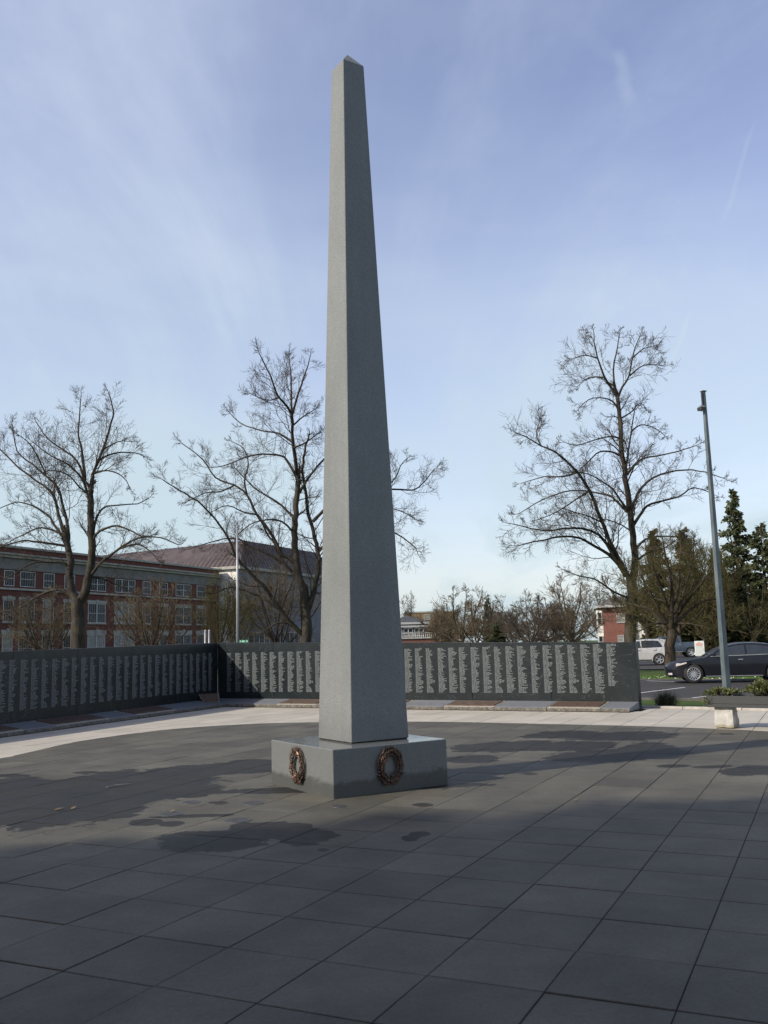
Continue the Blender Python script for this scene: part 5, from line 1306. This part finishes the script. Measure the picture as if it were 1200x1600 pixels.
CT = [
 ([(478, 1066), (478, 1003), (477, 957), (473, 915)], 10, 7.5, N0),
 ([(474, 920), (467, 900), (462, 865), (460, 830), (462, 804), (465, 765), (466, 745)], 6.2, 3.9, dict(dz=0, st=.5)),
 ([(466, 748), (458, 692), (455, 646), (435, 620), (424, 589), (405, 552)], 3.4, .7),
 ([(456, 660), (455, 597), (452, 560)], 2.2, .6), ([(456, 650), (466, 616), (478, 581), (485, 556)], 2.2, .6),
 ([(478, 960), (486, 940), (491, 922), (498, 880), (496, 858), (489, 830), (480, 790), (474, 745), (474, 715), (480, 690)], 5.2, 1.6),
 ([(468, 770), (485, 742), (505, 719), (530, 690), (545, 660)], 2.4, .7),
 ([(489, 815), (520, 785), (560, 770), (614, 765), (646, 765), (665, 750), (678, 733)], 2.8, .6, dict(dz=.2)),
 ([(600, 767), (618, 746), (626, 728), (636, 716)], 1.5, .5), ([(560, 772), (600, 790), (630, 800), (650, 812)], 1.5, .5),
 ([(496, 862), (530, 835), (580, 822), (619, 834), (646, 853), (652, 862)], 2.6, .6, dict(dz=.2)),
 ([(466, 885), (452, 872), (439, 865), (424, 834), (401, 804), (386, 773), (366, 758), (336, 746), (317, 719), (286, 694)], 3.6, .7),
 ([(462, 808), (455, 804), (432, 784), (401, 765), (380, 745), (366, 730)], 2.6, .6),
 ([(466, 750), (450, 722), (439, 712), (409, 710), (382, 715), (350, 728), (322, 730)], 2.5, .6),
 ([(458, 692), (435, 677), (409, 673), (374, 660), (355, 640)], 2.1, .5),
 ([(473, 992), (453, 971), (432, 943), (411, 915), (382, 887), (368, 867), (355, 838), (336, 811), (309, 784), (278, 765), (255, 750)], 4.0, .7),
 ([(445, 958), (430, 948), (411, 935), (390, 925), (372, 919), (357, 919), (335, 927)], 3.0, .9),
 ([(465, 902), (442, 879), (430, 851), (419, 836), (408, 815)], 3.0, 1.2),
 ([(440, 880), (430, 872), (411, 862), (390, 853), (375, 843), (350, 842), (320, 850), (296, 858)], 2.6, .6),
 ([(462, 835), (440, 815), (415, 812), (390, 820), (370, 838)], 2.0, .5),
 ([(472, 988), (455, 975), (435, 973), (415, 985), (405, 990)], 2.2, .8, dict(lvl=2)),
 ([(366, 758), (345, 768), (320, 770), (290, 785)], 1.7, .5), ([(401, 804), (380, 800), (355, 790), (330, 800)], 1.6, .5), ([(459, 700), (480, 690), (500, 675)], 1.8, .5), ([(457, 665), (475, 650), (492, 640)], 1.6, .5),
 ([(386, 773), (382, 750), (388, 725), (380, 700), (362, 690)], 1.8, .5), ([(434, 622), (415, 625), (392, 615)], 1.3, .4),
]
traced(22, 58, CT, 'tallest left bare tree, its trunk rising just left of the obelisk')
RT = [
 ([(982, 1056), (984, 1000), (987, 940), (987, 905)], 10.5, 8, N0),
 ([(987, 908), (993, 880), (990, 850), (986, 808), (979, 759), (974, 724), (971, 675), (967, 640), (964, 615)], 6.4, 3.0, dict(dz=0, st=.3)),
 ([(964, 620), (944, 587), (930, 545), (928, 520)], 2.3, .6), ([(965, 625), (958, 580), (965, 542), (968, 520)], 2.1, .6), ([(965, 622), (972, 605), (983, 587), (990, 552), (1000, 525)], 2.3, .6),
 ([(984, 587), (1007, 570), (1039, 572)], 1.5, .4), ([(988, 560), (1005, 545), (1026, 540)], 1.4, .4), ([(934, 560), (915, 555), (895, 560)], 1.4, .4), ([(942, 590), (920, 590), (900, 606)], 1.5, .4),
 ([(980, 765), (977, 735), (981, 710), (986, 675), (992, 640)], 2.8, .8),
 ([(985, 912), (975, 889), (954, 850), (941, 815), (920, 766), (902, 738), (874, 710), (846, 696), (808, 677)], 4.4, .7),
 ([(970, 712), (955, 706), (937, 706), (920, 720), (905, 735)], 2.0, .7),
 ([(984, 800), (968, 780), (955, 762), (920, 741), (890, 738)], 2.2, .6),
 ([(978, 900), (960, 874), (930, 853), (895, 838), (850, 843), (808, 853)], 3.6, .7),
 ([(965, 880), (937, 836), (895, 825), (850, 829), (797, 818)], 3.0, .6),
 ([(980, 800), (965, 785), (948, 773), (895, 766), (850, 780), (812, 802)], 2.6, .6),
 ([(990, 820), (1003, 800), (1018, 787), (1060, 776), (1084, 762), (1116, 773)], 2.8, .6),
 ([(987, 800), (993, 780), (1004, 759), (1032, 741), (1070, 734), (1102, 738), (1133, 748)], 2.8, .6),
 ([(980, 742), (990, 728), (1004, 717), (1039, 710), (1070, 702), (1090, 695)], 2.3, .6),
 ([(967, 642), (958, 628), (944, 622), (920, 624), (903, 640)], 1.7, .5), ([(970, 685), (955, 682), (937, 685), (902, 696), (880, 690)], 1.8, .5), ([(985, 676), (1000, 664), (1021, 668), (1038, 680)], 1.6, .5),
 ([(992, 860), (1005, 845), (1025, 839), (1060, 839), (1085, 850)], 2.4, .6), ([(991, 880), (1010, 865), (1040, 855), (1060, 840)], 2.2, .6),
 ([(984, 935), (960, 925), (930, 905), (905, 900), (880, 890)], 2.0, .6), ([(968, 655), (985, 645), (1000, 630), (1010, 640)], 1.5, .4), ([(902, 738), (880, 745), (850, 745), (815, 755)], 1.7, .5), ([(846, 697), (838, 680), (842, 662)], 1.2, .4),
 ([(920, 768), (900, 780), (870, 800), (840, 812)], 1.6, .5), ([(941, 816), (915, 805), (880, 795)], 1.6, .5),
]
traced(23, 50, RT, 'large bare tree beside the right end of the name wall with a straight central stem')
R2 = [
 ([(1048, 1052), (1047, 1020), (1048, 985)], 9.5, 7.5, N0),
 ([(1047, 990), (1032, 972), (1020, 955), (1000, 947), (978, 942)], 4.2, 1.0), ([(1046, 985), (1030, 955), (1015, 925), (1002, 900)], 3.6, .8), ([(1048, 985), (1050, 950), (1048, 910), (1040, 870), (1035, 840)], 4.6, .8),
 ([(1050, 985), (1062, 950), (1072, 915), (1080, 880), (1085, 850)], 4.2, .8), ([(1052, 980), (1075, 955), (1098, 940), (1120, 935)], 3.4, .8), ([(1048, 960), (1035, 925), (1022, 890), (1015, 860)], 2.8, .7),
 ([(1055, 965), (1080, 930), (1105, 900), (1120, 875)], 3.0, .7), ([(1049, 955), (1060, 915), (1062, 870), (1064, 840)], 2.8, .7), ([(1046, 975), (1020, 975), (1002, 985)], 2.2, .6), ([(1053, 975), (1080, 975), (1105, 980)], 2.2, .6),
 ([(1040, 940), (1010, 930), (985, 915), (970, 905)], 2.0, .6),
]
traced(24, 47, R2, 'lower spreading bare tree with thick dark trunk standing between the silver and black cars', 'bark_dark', 'twig_olive', .9, (9, 8, 6), 2.8)

# prototypes for the smaller bare trees (10 m tall); copies share their meshes
def bare_proto(seed, spread, trunkh, nlimb, up, kids, multi=1, r0=.19):
    T = Tree(seed); r = T.r; T.rmin = .020 if seed < 34 else .015
    for m in range(multi):
        b = Vector((r.gauss(0, .25), r.gauss(0, .25), 0)) if multi > 1 else Vector((0, 0, 0))
        lean = Vector((r.gauss(0, .15), r.gauss(0, .15), 1)) if multi > 1 else Vector((r.gauss(0, .04), r.gauss(0, .04), 1))
        th = trunkh * r.uniform(.8, 1.1); top = b + lean * th; rr = r0 / math.sqrt(multi) * 1.1
        T.wood.tube([b - Vector((0, 0, .3)), b + lean * th * .5, top], [rr * 1.25, rr, rr * .85], 7, cap=False)
        for k in range(nlimb):
            a = 2 * math.pi * (k + r.uniform(-.3, .3)) / nlimb; el = r.uniform(.2, 1.35) if k else 1.45
            d = Vector((math.cos(a) * math.cos(el), math.sin(a) * math.cos(el), math.sin(el)))
            L = (10 - th) * (.55 + .45 * math.sin(el)) * (spread if el < .9 else 1) * .92
            st = b + lean * th * r.uniform(.7, 1); mid = st + norm(d + Vector((0, 0, -.12))) * L * .35; pts = [st, mid, mid + norm(d + Vector((r.gauss(0, .15), r.gauss(0, .15), .25))) * L * .35]
            T.limb(pts, rr * .5, .035, lvl=3, nk=10, length=L * .45, start=.15, sides=6, up=up, kids=kids)
    mw = T.wood.mesh('trunk', None, True); mt = T.twig.mesh('crown', None, True); return mw, mt
PR = [bare_proto(31, 1.0, 2.2, 7, .12, (7, 6, 5)), bare_proto(32, 1.25, 1.9, 8, .05, (7, 6, 5)), bare_proto(33, .9, 1.0, 4, .16, (7, 6, 5), 3), bare_proto(34, 1.1, 1.6, 6, .08, (6, 5, 4), 2)]
_cache = {}
def matmesh(me, mat):
    k = (me.name, mat.name)
    if k not in _cache:
        c = me.copy(); c.materials.clear(); c.materials.append(mat); _cache[k] = c
    return _cache[k]
def small_tree(px, pytop, Y, wpx, proto, rz, label, wood='bark_dark', twig='twig_brown', group='smaller bare trees beyond the lawns'):
    b = at(px, 1000, Y); w = EN.dot(b.to_2d()); z0 = hgt(w) - .05; top = at(px, pytop, Y).z; H_ = top - z0; W_ = wpx * Y / FPX
    root = empty('bare_tree', (b.x, b.y, z0), rz, label, 'tree', group)
    dims = np.empty(len(PR[proto][1].vertices) * 3); PR[proto][1].vertices.foreach_get('co', dims); dims = dims.reshape(-1, 3)
    hx = np.percentile(np.abs(dims[:, :2]), 98); hz = np.percentile(dims[:, 2], 99.7)
    root.scale = (W_ / 2 / hx, W_ / 2 / hx, H_ / hz)
    for me, nm, mt in ((PR[proto][0], 'trunk', wood), (PR[proto][1], 'crown', twig)):
        o = bpy.data.objects.new(nm, matmesh(me, MAT[mt])); link(o, root)
small_tree(72, 915, 74, 150, 3, .3, 'short dark twiggy tree in front of the brick building, left of the first big trunk')
small_tree(228, 900, 76, 150, 3, 1.2, 'multi stemmed russet tree in front of the brick building, right of the first big trunk')
small_tree(335, 890, 82, 100, 3, 2.2, 'olive budding tree hiding the right end of the brick building', 'bark_dark', 'twig_olive')
small_tree(425, 868, 92, 150, 3, .9, 'hazy brown tree in front of the grey hall, behind the tallest left tree')
small_tree(372, 905, 88, 90, 3, 4.0, 'low olive tree at the corner of the grey hall, behind the pale post', 'bark_dark', 'twig_olive')
small_tree(640, 925, 150, 60, 1, .2, 'small distant bare tree directly right of the obelisk above the pavilion', 'bark_dark', 'twig')
small_tree(722, 915, 110, 112, 0, .5, 'broad rounded brown tree, first beyond the pavilion')
small_tree(745, 940, 104, 110, 1, 3.5, 'lower brown tree in front of the broad rounded brown tree')
small_tree(690, 950, 118, 60, 2, 2.5, 'small brown tree between the pavilion and the broad rounded brown tree')
small_tree(828, 922, 95, 105, 1, 1.9, 'dark open branched tree in the middle of the far tree line', 'bark_dark', 'twig')
small_tree(786, 945, 112, 75, 0, 4.4, 'reddish brown tree left of the dark open branched tree')
small_tree(868, 940, 100, 90, 2, 1.0, 'brown thicket tree right of the dark open branched tree')
small_tree(893, 895, 128, 100, 0, 2.9, 'tall hazy brown tree left of the red brick house')
small_tree(938, 912, 138, 80, 1, .7, 'brown tree directly behind the left corner of the red brick house')
small_tree(1012, 850, 105, 130, 0, 5.2, 'brown tree rising behind the white wing of the brick house', 'bark_dark', 'twig_brown')
small_tree(1100, 840, 93, 130, 2, 3.3, 'olive brown tree among the conifers behind the black car', 'bark_dark', 'twig_olive')
small_tree(1180, 905, 91, 110, 1, 2.0, 'olive twiggy tree below the tall conifer at the right edge', 'bark_dark', 'twig_olive')

small_tree(700, 945, 130, 90, 0, 1.7, 'hazy brown tree behind the small one beside the pavilion', 'bark_dark', 'twig_brown')
small_tree(760, 938, 128, 110, 0, 5.5, 'hazy brown tree behind the small pointed conifer')
small_tree(850, 930, 122, 120, 0, 3.8, 'hazy brown tree behind the dark open branched tree')
small_tree(805, 950, 120, 90, 2, .8, 'low brown thicket tree in the middle of the far tree line')
small_tree(895, 932, 112, 110, 1, 4.9, 'low brown tree behind the tall hazy one left of the brick house')
small_tree(1062, 870, 92, 110, 0, 1.3, 'dense olive tree behind the silver car', 'bark_dark', 'twig_olive')
# conifers
def conifer_proto(seed, dens=1.0, droop=.15, shape=1.0, nb=120):
    r = random.Random(seed); wood = MB(); lf = MB()
    wood.tube([Vector((0, 0, -.3)), Vector((0, 0, 5)), Vector((0, 0, 9.9))], [.26, .14, .02], 8, cap=False)
    for k in range(nb):
        t = (k + r.random()) / nb; z = .9 + 9.0 * t; L = (1 - t) ** (.85 * shape) * 2.6 * r.uniform(.42, 1.15) + .12; a = r.uniform(0, 6.283)
        d = Vector((math.cos(a), math.sin(a), .25 - droop * 1.2 + .5 * t)); pts = [Vector((0, 0, z))]; n = 5
        for i in range(n): d = norm(d + Vector((r.gauss(0, .07), r.gauss(0, .07), -droop * .35 if i < 3 else .10))); pts.append(pts[-1] + d * L / n)
        wood.tube(pts, [.035 * (1 - i / (n + 1)) * (1.2 - t) + .006 for i in range(n + 1)], 4, cap=False)
        m = int((10 + 34 * L) * dens)
        for j in range(m):
            s = r.uniform(.12, 1) ** .8; i = min(n - 1, int(s * n)); p = pts[i].lerp(pts[i + 1], s * n - i); w = .34 * (1 - .5 * s) * min(1, L)
            side = Vector((-d.y, d.x, 0)) * r.gauss(0, w); p = p + side + Vector((0, 0, r.gauss(-.05, .09)))
            u = norm(Vector((d.x, d.y, 0)) * r.uniform(.3, 1) + side.normalized() * .7 * r.random() + Vector((r.gauss(0, .3), r.gauss(0, .3), r.gauss(-.25, .3)))); l = r.uniform(.16, .38)
            v = norm(u.cross(Vector((r.gauss(0, 1), r.gauss(0, 1), r.gauss(0, 1))))) * l * r.uniform(.16, .32)
            lf.quad(p, p + u * l * .5 + v, p + u * l, p + u * l * .5 - v)
    return wood.mesh('trunk', None, True), lf.mesh('foliage', None)
CP = [conifer_proto(41, 2.6, nb=140), conifer_proto(42, 2.1, .34, 1.0, 95)]
def conifer(px, pytop, Y, wpx, proto, rz, label, needle='needle', pos=None, H_=None, group='conifers at the right'):
    if pos is None:
        b = at(px, 1000, Y); w = EN.dot(b.to_2d()); z0 = hgt(w) - .05; H_ = at(px, pytop, Y).z - z0; W_ = wpx * Y / FPX; loc = (b.x, b.y, z0)
    else: loc = pos; W_ = wpx
    root = empty('conifer', loc, rz, label, 'tree', group)
    root.scale = (W_ / 4.9, W_ / 4.9, H_ / 10)
    for me, nm, mt in ((CP[proto][0], 'trunk', 'bark_dark'), (CP[proto][1], 'foliage', needle)):
        o = bpy.data.objects.new(nm, matmesh(me, MAT[mt])); link(o, root)
conifer(1162, 762, 100, 96, 1, .4, 'tallest pointed dark conifer at the right edge')
conifer(1203, 815, 98, 100, 1, 1.4, 'dark conifer cut by the right edge of the picture')
conifer(1081, 822, 103, 92, 1, 2.4, 'brownish conifer left of the lamp post, the right one of the two brown ones', 'needle_brown')
conifer(1034, 824, 106, 90, 1, 3.1, 'brownish conifer left of the lamp post, the left one of the two brown ones', 'needle_brown')
conifer(1130, 858, 97, 84, 0, .9, 'broad dark conifer directly behind the lamp post')
conifer(1108, 905, 98, 75, 0, 2.9, 'low dark green conifer behind the notice sign')
conifer(1160, 895, 95, 90, 0, 4.1, 'low bushy conifer behind the roof of the black car')
conifer(1014, 940, 112, 26, 0, 5.0, 'narrow ivy green evergreen against the white wing of the house')
conifer(1072, 925, 97, 66, 0, 1.8, 'dark evergreen behind the pickup truck')
conifer(765, 933, 122, 36, 1, 2.0, 'small pointed conifer in the far tree line')
conifer(778, 972, 100, 46, 0, 1.0, 'squat dark evergreen bush at the foot of the far tree line')

# unseen conifers added at near left to shade the foreground; true caster unknown
def shade(pos, w, h, rz, label): conifer(0, 0, 0, w, 0, rz, label, 'needle', (*pos, -.1), h, 'added off-frame conifers shading the foreground')
sv = Vector((-.895, -.446)); sn = Vector((.446, -.895)); base = Vector((-.2, 9.5))
base = Vector((-.4, 7.7))
for i, (t_, o_, w_, h_) in enumerate(((24, 4.6, 14, 36), (30, 9.5, 15, 38), (22, 12.5, 14, 35), (27, 17.5, 15, 37), (38, 5.6, 14, 44), (36, 14, 16, 42), (20, 19.5, 13, 33))):
    p = base + sv * t_ + sn * o_
    shade((p.x, p.y), w_, h_, i * 1.3, ('first', 'second', 'third', 'fourth', 'fifth', 'sixth', 'seventh')[i] + ' tall off-frame conifer added to shade the foreground paving')
print('TRIS', sum(sum(len(p.vertices) - 2 for p in o.data.polygons) for o in {o.data: o for o in bpy.data.objects if o.type == 'MESH'}.values()))
